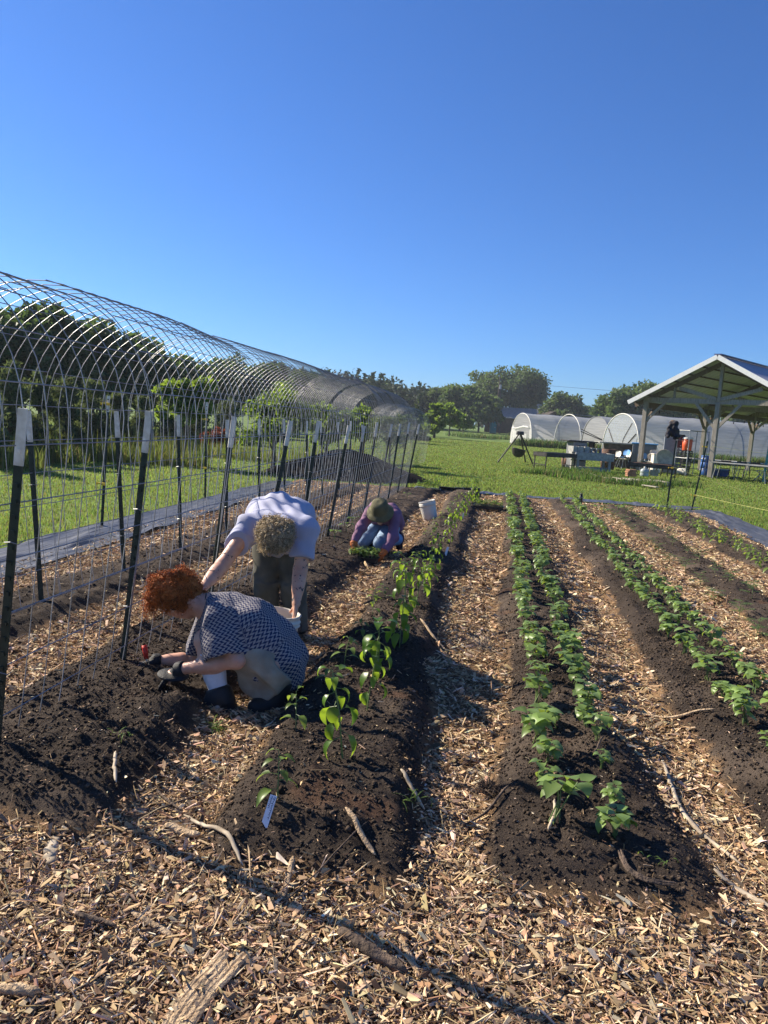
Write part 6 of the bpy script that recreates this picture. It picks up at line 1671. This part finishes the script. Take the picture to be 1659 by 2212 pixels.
# trowel by the far hand
tw_ = thing('hand_trowel', 'garden trowel with a red grip held at the foot of the post', 'trowel', A5(165, 1330, 3.90)); q = A5(215, 1560, 3.86) - A5(165, 1330, 3.90)
MB().tube([np.array([0, 0, .02]), q * .35], [.016, .013], 10).build('grip', mat('red_grip', (.55, .03, .02), .4, .1), tw_, True); MB().tube([q * .35, q * .6], .005, 6).build('neck', M['steel'], tw_)
a_, b_, d_ = frame(q); bl = [q * .55 + a_ * x + b_ * (abs(x) * .25) + d_ * z for x, z in ((-.022, 0), (0, -.004), (.022, 0), (-.03, .05), (0, .05), (.03, .05), (-.018, .1), (0, .1), (.018, .1), (-.001, .135), (0, .137), (.001, .135))]
np_mesh('blade', np.concatenate([bl, np.array(bl) + b_ * .002]), np.array([[i + r * 3, i + 1 + r * 3, i + 4 + r * 3, i + 3 + r * 3] for r in range(3) for i in range(2)] + [[12 + i + r * 3, 15 + i + r * 3, 16 + i + r * 3, 13 + i + r * 3] for r in range(3) for i in range(2)]), M['steel'], tw_, True)

# ---- the person bending over the bucket
base = np.array([-1.36, 5.05, 0.0])
pB = thing('person', 'person with curly blond hair in a lavender shirt bending over a white bucket', 'person', base)
pel, che = B9(590, 640, 5.30), B9(580, 640, 4.86)
mid = B9(600, 470, 5.10)
sL, eL, wL = B9(250, 590, 4.80), P(*c5(765, 690), 4.55), P(*c5(612, 868), 4.30)
sR, eR, wR = B9(905, 640, 4.82), B9(838, 1130, 4.74), B9(790, 1530, 4.62)
hL, kL, aL = B9(430, 800, 5.28), B9(430, 1350, 5.12), B9(440, 1830, 5.10)
hR, kR, aR = B9(720, 800, 5.28), B9(760, 1380, 5.12), B9(800, 1840, 5.06)
hdB = B9(548, 715, 4.56); upB = unit((0, -.85, -.35)); fB = unit((0, .33, -.94))
S = Soft(*box_of([pel, che, sL, eL, wL, sR, eR, wR, hL, aL, aR, hdB, wL + [-.2, 0, -.2], wR + [0, 0, -.2]], .2), .007)
for dx in (-.08, .08): S.chain([che + [dx, 0, 0], mid + [dx, 0, 0], pel + [dx, 0, 0]], [.10, .10, .11], .05)
S.cap(che + [0, -.02, 0], hdB - upB * .05, .06, .055, .03); add_head(S, hdB, upB, fB)
S.chain([sL, eL, wL], [.058, .046, .030], .025); S.chain([sR, eR, wR], [.058, .045, .029], .025); S.cap(eR * .75 + wR * .25, eR * .4 + wR * .6, .047, .038, .02); S.cap(eL * .75 + wL * .25, eL * .4 + wL * .6, .048, .039, .02)
S.chain([hL, kL, aL], [.09, .06, .042], .03); S.chain([hR, kR, aR], [.09, .06, .042], .03)
add_hand(S, wL, unit(wL - eL), (.2, .3, -1), 1, .35)
add_hand(S, wR + [0, 0, .01], unit(np.array([-.05, -.10, -1])), (-1, -.25, .0), -1, .42, s=1.06)
def tattoo(v):
    c = np.zeros((len(v), 3))
    for p, r in ((eL * .75 + sL * .25, .05), (eL * .55 + wL * .45, .045), (eR * .9 + sR * .1, .05), (eR * .6 + wR * .4, .05), (eR * .3 + wR * .7, .045), (wR + [0, -.02, .035], .04)):
        c[np.linalg.norm(v - p, axis=1) < r * 1.3] = 1
    return c
S.build('body', M['skin_marked'], pB, colf=tattoo)
S = Soft(*box_of([pel, che, sL, sR, eL, eR, mid], .24), .0075)
for dx, r in ((-.115, 0), (.115, 0), (0, .02)): S.chain([che + [dx, .0, -.0], mid + [dx, 0, .0], pel + [dx * .9, 0, 0]], [.115 + r, .122 + r, .125 + r], .06)
seL = sL * .32 + eL * .68; seR = sR * .30 + eR * .70
S.cap(che + [-.1, 0, 0], sL, .115, .09, .05); S.cap(che + [.1, 0, 0], sR, .115, .09, .05)
S.tub(sL, seL, .092, .078, .04); S.tub(sR, seR, .092, .080, .04)
S.cap(che + [0, .1, -.06], pel + [0, -.08, -.07], .13, .12, .05)
g = [S.lo[i] + S.h * np.arange(S.n[i]) for i in range(3)]
fold = np.sin((g[0][:, None, None] * 62 + 9 * np.sin(g[1][None, :, None] * 5 + 1) + g[2][None, None, :] * 26)) * np.clip(1 - np.abs(g[0][:, None, None] + 1.48) / .22, 0, 1)
S.D = S.D + (.008 * fold).astype(np.float32); S.ripple(.0042, 34, 12, 3); S.ripple(.003, 18, 14, 2)
S.cut(hdB - upB * .085, unit((0, -1, -.25)))
S.build('shirt', M['shirt'], pB)
S = Soft(*box_of([pel, hL, hR, aL, aR], .2), .008); S.ell(pel + [0, .02, -.04], (.19, .14, .15), None, .03)
S.chain([hL + [0, 0, .06], kL], [.112, .086], .04); S.tub(kL + [0, 0, .05], aL + [0, 0, -.02], .088, .086, .03); S.chain([hR + [0, 0, .06], kR], [.112, .086], .04); S.tub(kR + [0, 0, .05], aR + [0, 0, -.02], .086, .084, .03)
g = [S.lo[i] + S.h * np.arange(S.n[i]) for i in range(3)]
S.D = S.D + (.004 * np.sin(g[2][None, None, :] * 60 + 3 * np.sin(g[0][:, None, None] * 22) + g[1][None, :, None] * 12) * np.clip(1 - np.abs(g[2][None, None, :] - .4) / .3, 0, 1)).astype(np.float32); S.ripple(.002, 28, 13, 3)
S.build('trousers', M['olive_cloth'], pB)
for an in (aL, aR):
    gzz = gz(an[0], an[1] - .05); S = Soft(*box_of([an, an + [0, -.2, -.15], [an[0], an[1], gzz]], .12), .0065)
    S.tub(an + [0, .01, .06], an + [0, .01, -.04], .06, .058, .03); S.cap([an[0], an[1] + .05, gzz + .05], [an[0], an[1] - .13, gzz + .045], .048, .042, .03); S.cap(an, [an[0], an[1], gzz + .05], .055, .05, .04); S.cut(np.array([0, 0, gzz + .006]), (0, 0, -1)); S.build('boot', M['boot'], pB)
S = Soft(hdB - .24, hdB + .24, .007); BB = np.stack([np.cross(fB, upB), fB, upB])
S.ell(hdB - fB * .02 + upB * .012, (.096, .098, .106), BB, .03); S.ell(B9(560, 740, 4.47), (.072, .05, .062), None, .02); S.ell(B9(470, 620, 4.58), (.05, .06, .05), None, .03); S.ell(B9(640, 610, 4.60), (.05, .06, .045), None, .03); S.ell(B9(440, 800, 4.55), (.04, .05, .04), None, .03)
S.ripple(.005, 80, 16, 4)
rs = np.random.default_rng(12); hp_, hn_ = surf_samples(S, 1700, rs); hairB = S.build('hair', M['hair_blond'], pB)
v0 = MB(); curls(v0, hp_ - base, hn_, rs, (.025, .05), .0027, (0, -.25, -.4), .011, 1.6, .40); v0.build('curl_strands', M['hair_blond'], hairB, True)
# bucket in hand
q = P(*c5(1150, 1052), 4.60); bz = gz(q[0], q[1]); bucket('white bucket held by the rim by the person in the lavender shirt', (q[0] - .0, q[1], q[2] - .372), (R(4), R(5), 1.2))

# ---- the kneeling person with the hat
base = np.array([-1.2, 8.5, 0.0])
pC = thing('person', 'kneeling person in olive sun hat, purple shirt and jeans setting down a seedling tray', 'person', base)
pel, che = K10(1300, 420, 8.88), K10(1235, 290, 8.50)
sL, eL, wL = K10(1065, 290, 8.42), K10(930, 490, 8.22), K10(838, 690, 8.12)
sR, eR, wR = K10(1390, 330, 8.40), K10(1370, 610, 8.22), K10(1250, 800, 8.08)
hL, kL, aL = K10(1200, 400, 8.82), K10(985, 655, 8.42), K10(1080, 600, 8.86)
hR, kR, aR = K10(1380, 430, 8.84), K10(1195, 700, 8.34), K10(1430, 640, 8.80)
hd = K10(1195, 290, 8.26); upC = unit((.0, -.42, .91)); fC = unit((-.05, -.91, -.42)); upC = unit((-.02, -.62, .78)); fC = unit((-.05, -.78, -.62))
S = Soft(*box_of([pel, sL, eL, wL, sR, eR, wR, hL, kL, aL, kR, aR, hd, wL + [0, 0, -.15], wR + [0, 0, -.15]], .18), .0085)
for dx in (-.07, .07): S.cap(che + [dx, 0, 0], pel + [dx, 0, 0], .10, .11, .05)
S.cap(che, hd - upC * .07 - fC * .03, .055, .05, .02); add_head(S, hd, upC, fC)
S.chain([sL, eL, wL], [.05, .04, .028], .02); S.chain([sR, eR, wR], [.05, .04, .028], .02); S.chain([hL, kL, aL], [.085, .058, .04], .03); S.chain([hR, kR, aR], [.085, .058, .04], .03)
add_hand(S, wL, unit((wL - eL) * .4 + [.03, 0, -.1]), (1, 0, 0), -1, .4, s=.74); add_hand(S, wR, unit((wR - eR) * .4 + [-.03, 0, -.1]), (-1, 0, 0), 1, .4, s=.74)
S.build('body', M['skin'], pC)
S = Soft(*box_of([pel, che, sL, sR, wL, wR], .2), .0085)
for dx in (-.085, .085): S.cap(che + [dx, 0, 0], pel + [dx, -.02, .0], .118, .122, .05)
S.chain([sL, eL], [.072, .058], .04); S.tub(eL, wL, .060, .042, .03); S.chain([sR, eR], [.074, .060], .04); S.tub(eR, wR, .062, .044, .03); S.cap(che + [-.08, 0, .02], sL, .10, .075, .04); S.cap(che + [.08, 0, .02], sR, .10, .075, .04); S.cap(eL, eL, .058, .058, .03); S.cap(eR, eR, .060, .060, .03)
S.ripple(.003, 34, 22, 4); S.build('shirt', M['purple'], pC)
S = Soft(*box_of([pel, hL, hR, kL, kR, aL, aR], .2), .0085); S.ell(pel + [0, .03, -.03], (.175, .15, .15), None, .04)
for h_, k_, a_ in ((hL, kL, aL), (hR, kR, aR)): S.chain([h_, k_], [.108, .08], .04); S.tub(k_ + (k_ - a_) * .05, a_, .078, .066, .04)
S.ripple(.0028, 30, 23, 4); S.build('jeans', M['jeans'], pC)
for a_, k_ in ((aL, kL), (aR, kR)):
    d_ = unit((a_ - k_) * [1, 1, 0]); S = Soft(*box_of([a_, a_ + d_ * .25], .14), .008); g_ = gz(a_[0], a_[1]); S.cap(a_ - d_ * .03, a_ + d_ * .05, .055, .055, .03); S.cap(a_ + d_ * .05 + [0, 0, .03], [*(a_ + d_ * .06)[:2], max(g_ + .05, a_[2] - .12)], .05, .042, .03); S.build('boot', mat('maroon_boot', (.06, .022, .026), .7, .2), pC)
for w, e, n_, sd, dd in ((wL, eL, (1, 0, 0), -1, (.03, 0, -.1)), (wR, eR, (-1, 0, 0), 1, (-.03, 0, -.1))):
    d_ = unit((w - e) * .4 + np.array(dd)); S = Soft(*box_of([w, w + d_ * .2], .1), .0055); S.tub(w - d_ * .01, w + d_ * .04, .042, .040, .015); S.cap(w, w + d_ * .07, .036, .028, .02); add_hand(S, w, d_, n_, sd, .4, s=1.15); S.build('glove', M['orange_glove'], pC)
# sun hat
a_, b_, d_ = frame(upC, (0, 1, 0)); Bh = np.stack([a_, b_, d_], 1)
hb = MB(); n_ = 36; th = np.arange(n_) * 2 * math.pi / n_; rows = []
for r, z in ((.03, .128), (.07, .125), (.092, .105), (.101, .06), (.106, .015), (.112, .0), (.135, -.012), (.146, -.026), (.156, -.036), (.154, -.042), (.135, -.020), (.108, -.008)):
    wv = .010 * np.sin(th * 3 + .6) * max(0, (r - .11)) / .05 + .004 * np.sin(th * 7) * (r > .12)
    rows.append(np.stack([r * np.cos(th), r * 1.06 * np.sin(th), np.full(n_, z) + wv], 1))
hb.add(np.concatenate(rows) @ Bh.T + (hd + upC * .045 - base), [[i * n_ + k, i * n_ + (k + 1) % n_, (i + 1) * n_ + (k + 1) % n_, (i + 1) * n_ + k] for i in range(len(rows) - 1) for k in range(n_)])
top = np.concatenate([rows[0], [[0, 0, .124]]]) @ Bh.T + (hd + upC * .045 - base); hb.add(top, None, [[k, (k + 1) % n_, n_] for k in range(n_)])
hb.build('sun_hat', M['hat'], pC, True)
q = K10(985, 905, 8.04); tray('black tray of pale green seedlings held by the kneeling person', (q[0], q[1], q[2] - .03), R(-4), .32, .25, .06, True, 60, 33, 'bean', .085)

# ---- jacket and cap hung on the right post
q = P(*c4(800, 830), 17.42); S = Soft(q - .4, q + .35, .009)
def J(x, y, d): return P(*c4(x, y), d)
S.cap(J(800, 780, 17.43), J(808, 850, 17.43), .075, .10, .04); S.cap(J(785, 780, 17.40), J(756, 880, 17.38), .05, .055, .03); S.cap(J(820, 785, 17.40), J(846, 885, 17.40), .06, .055, .03); S.cap(J(815, 780, 17.38), J(822, 890, 17.36), .07, .06, .03); S.cap(J(795, 765, 17.40), J(825, 770, 17.40), .05, .06, .03)
S.ripple(.005, 40, 31, 4); o = S.build('jacket', mat('navy_jacket', (.018, .018, .026), .8, .3, 10)); tag(o, 'dark navy jacket hung over the top of the post on the right', 'jacket')
o = MB().lathe([(0, .075), (.05, .07), (.082, .04), (.09, 0), (.085, -.01), (0, -.01)], 18).add(np.array([[.05 * math.cos(a), -.05 - .12 * math.sin(a), .0 - .02 * math.sin(a)] for a in np.linspace(0, math.pi, 9)] + [[.05 * math.cos(a), -.05 - .12 * math.sin(a), -.008 - .02 * math.sin(a)] for a in np.linspace(0, math.pi, 9)]), None, [[0, i, i + 1] for i in range(1, 8)] + [[9, 9 + i + 1, 9 + i] for i in range(1, 8)]).build('cap', mat('brown_cap', (.16, .11, .07), .85, .2), None, True, J(803, 762, 17.43)); o.scale = (.75, .75, .75); tag(o, 'tan cap sitting on the post above the dark jacket', 'cap')
print('A boots z', toeL[2], heL[2], gz(toeL[0], toeL[1]), toeR[2], heR[2], gz(toeR[0], toeR[1]), 'bucket', bz)
for n_, v_ in (('C knees', kL), ('', kR), ('C ankle', aL), ('', aR), ('C tray', q)): print(n_, v_, gz(v_[0], v_[1]))

# ------------------------------------------------------------------ the morning air
hz_ = MB().box((10, 150, 9.0), (900, 640, 24.0)).build('haze', None)
m_, nt_, b_ = _mat('air'); nt_.nodes.remove(b_)
pv_ = nt_.nodes.new('ShaderNodeVolumePrincipled'); pv_.inputs['Color'].default_value = (.80, .88, 1.0, 1); pv_.inputs['Density'].default_value = .0004; pv_.inputs['Anisotropy'].default_value = .2
nt_.links.new(pv_.outputs[0], nt_.nodes['Material Output'].inputs['Volume']); hz_.data.materials.append(m_)
tag(hz_, 'thin morning haze over the whole field', 'haze', kind='stuff')
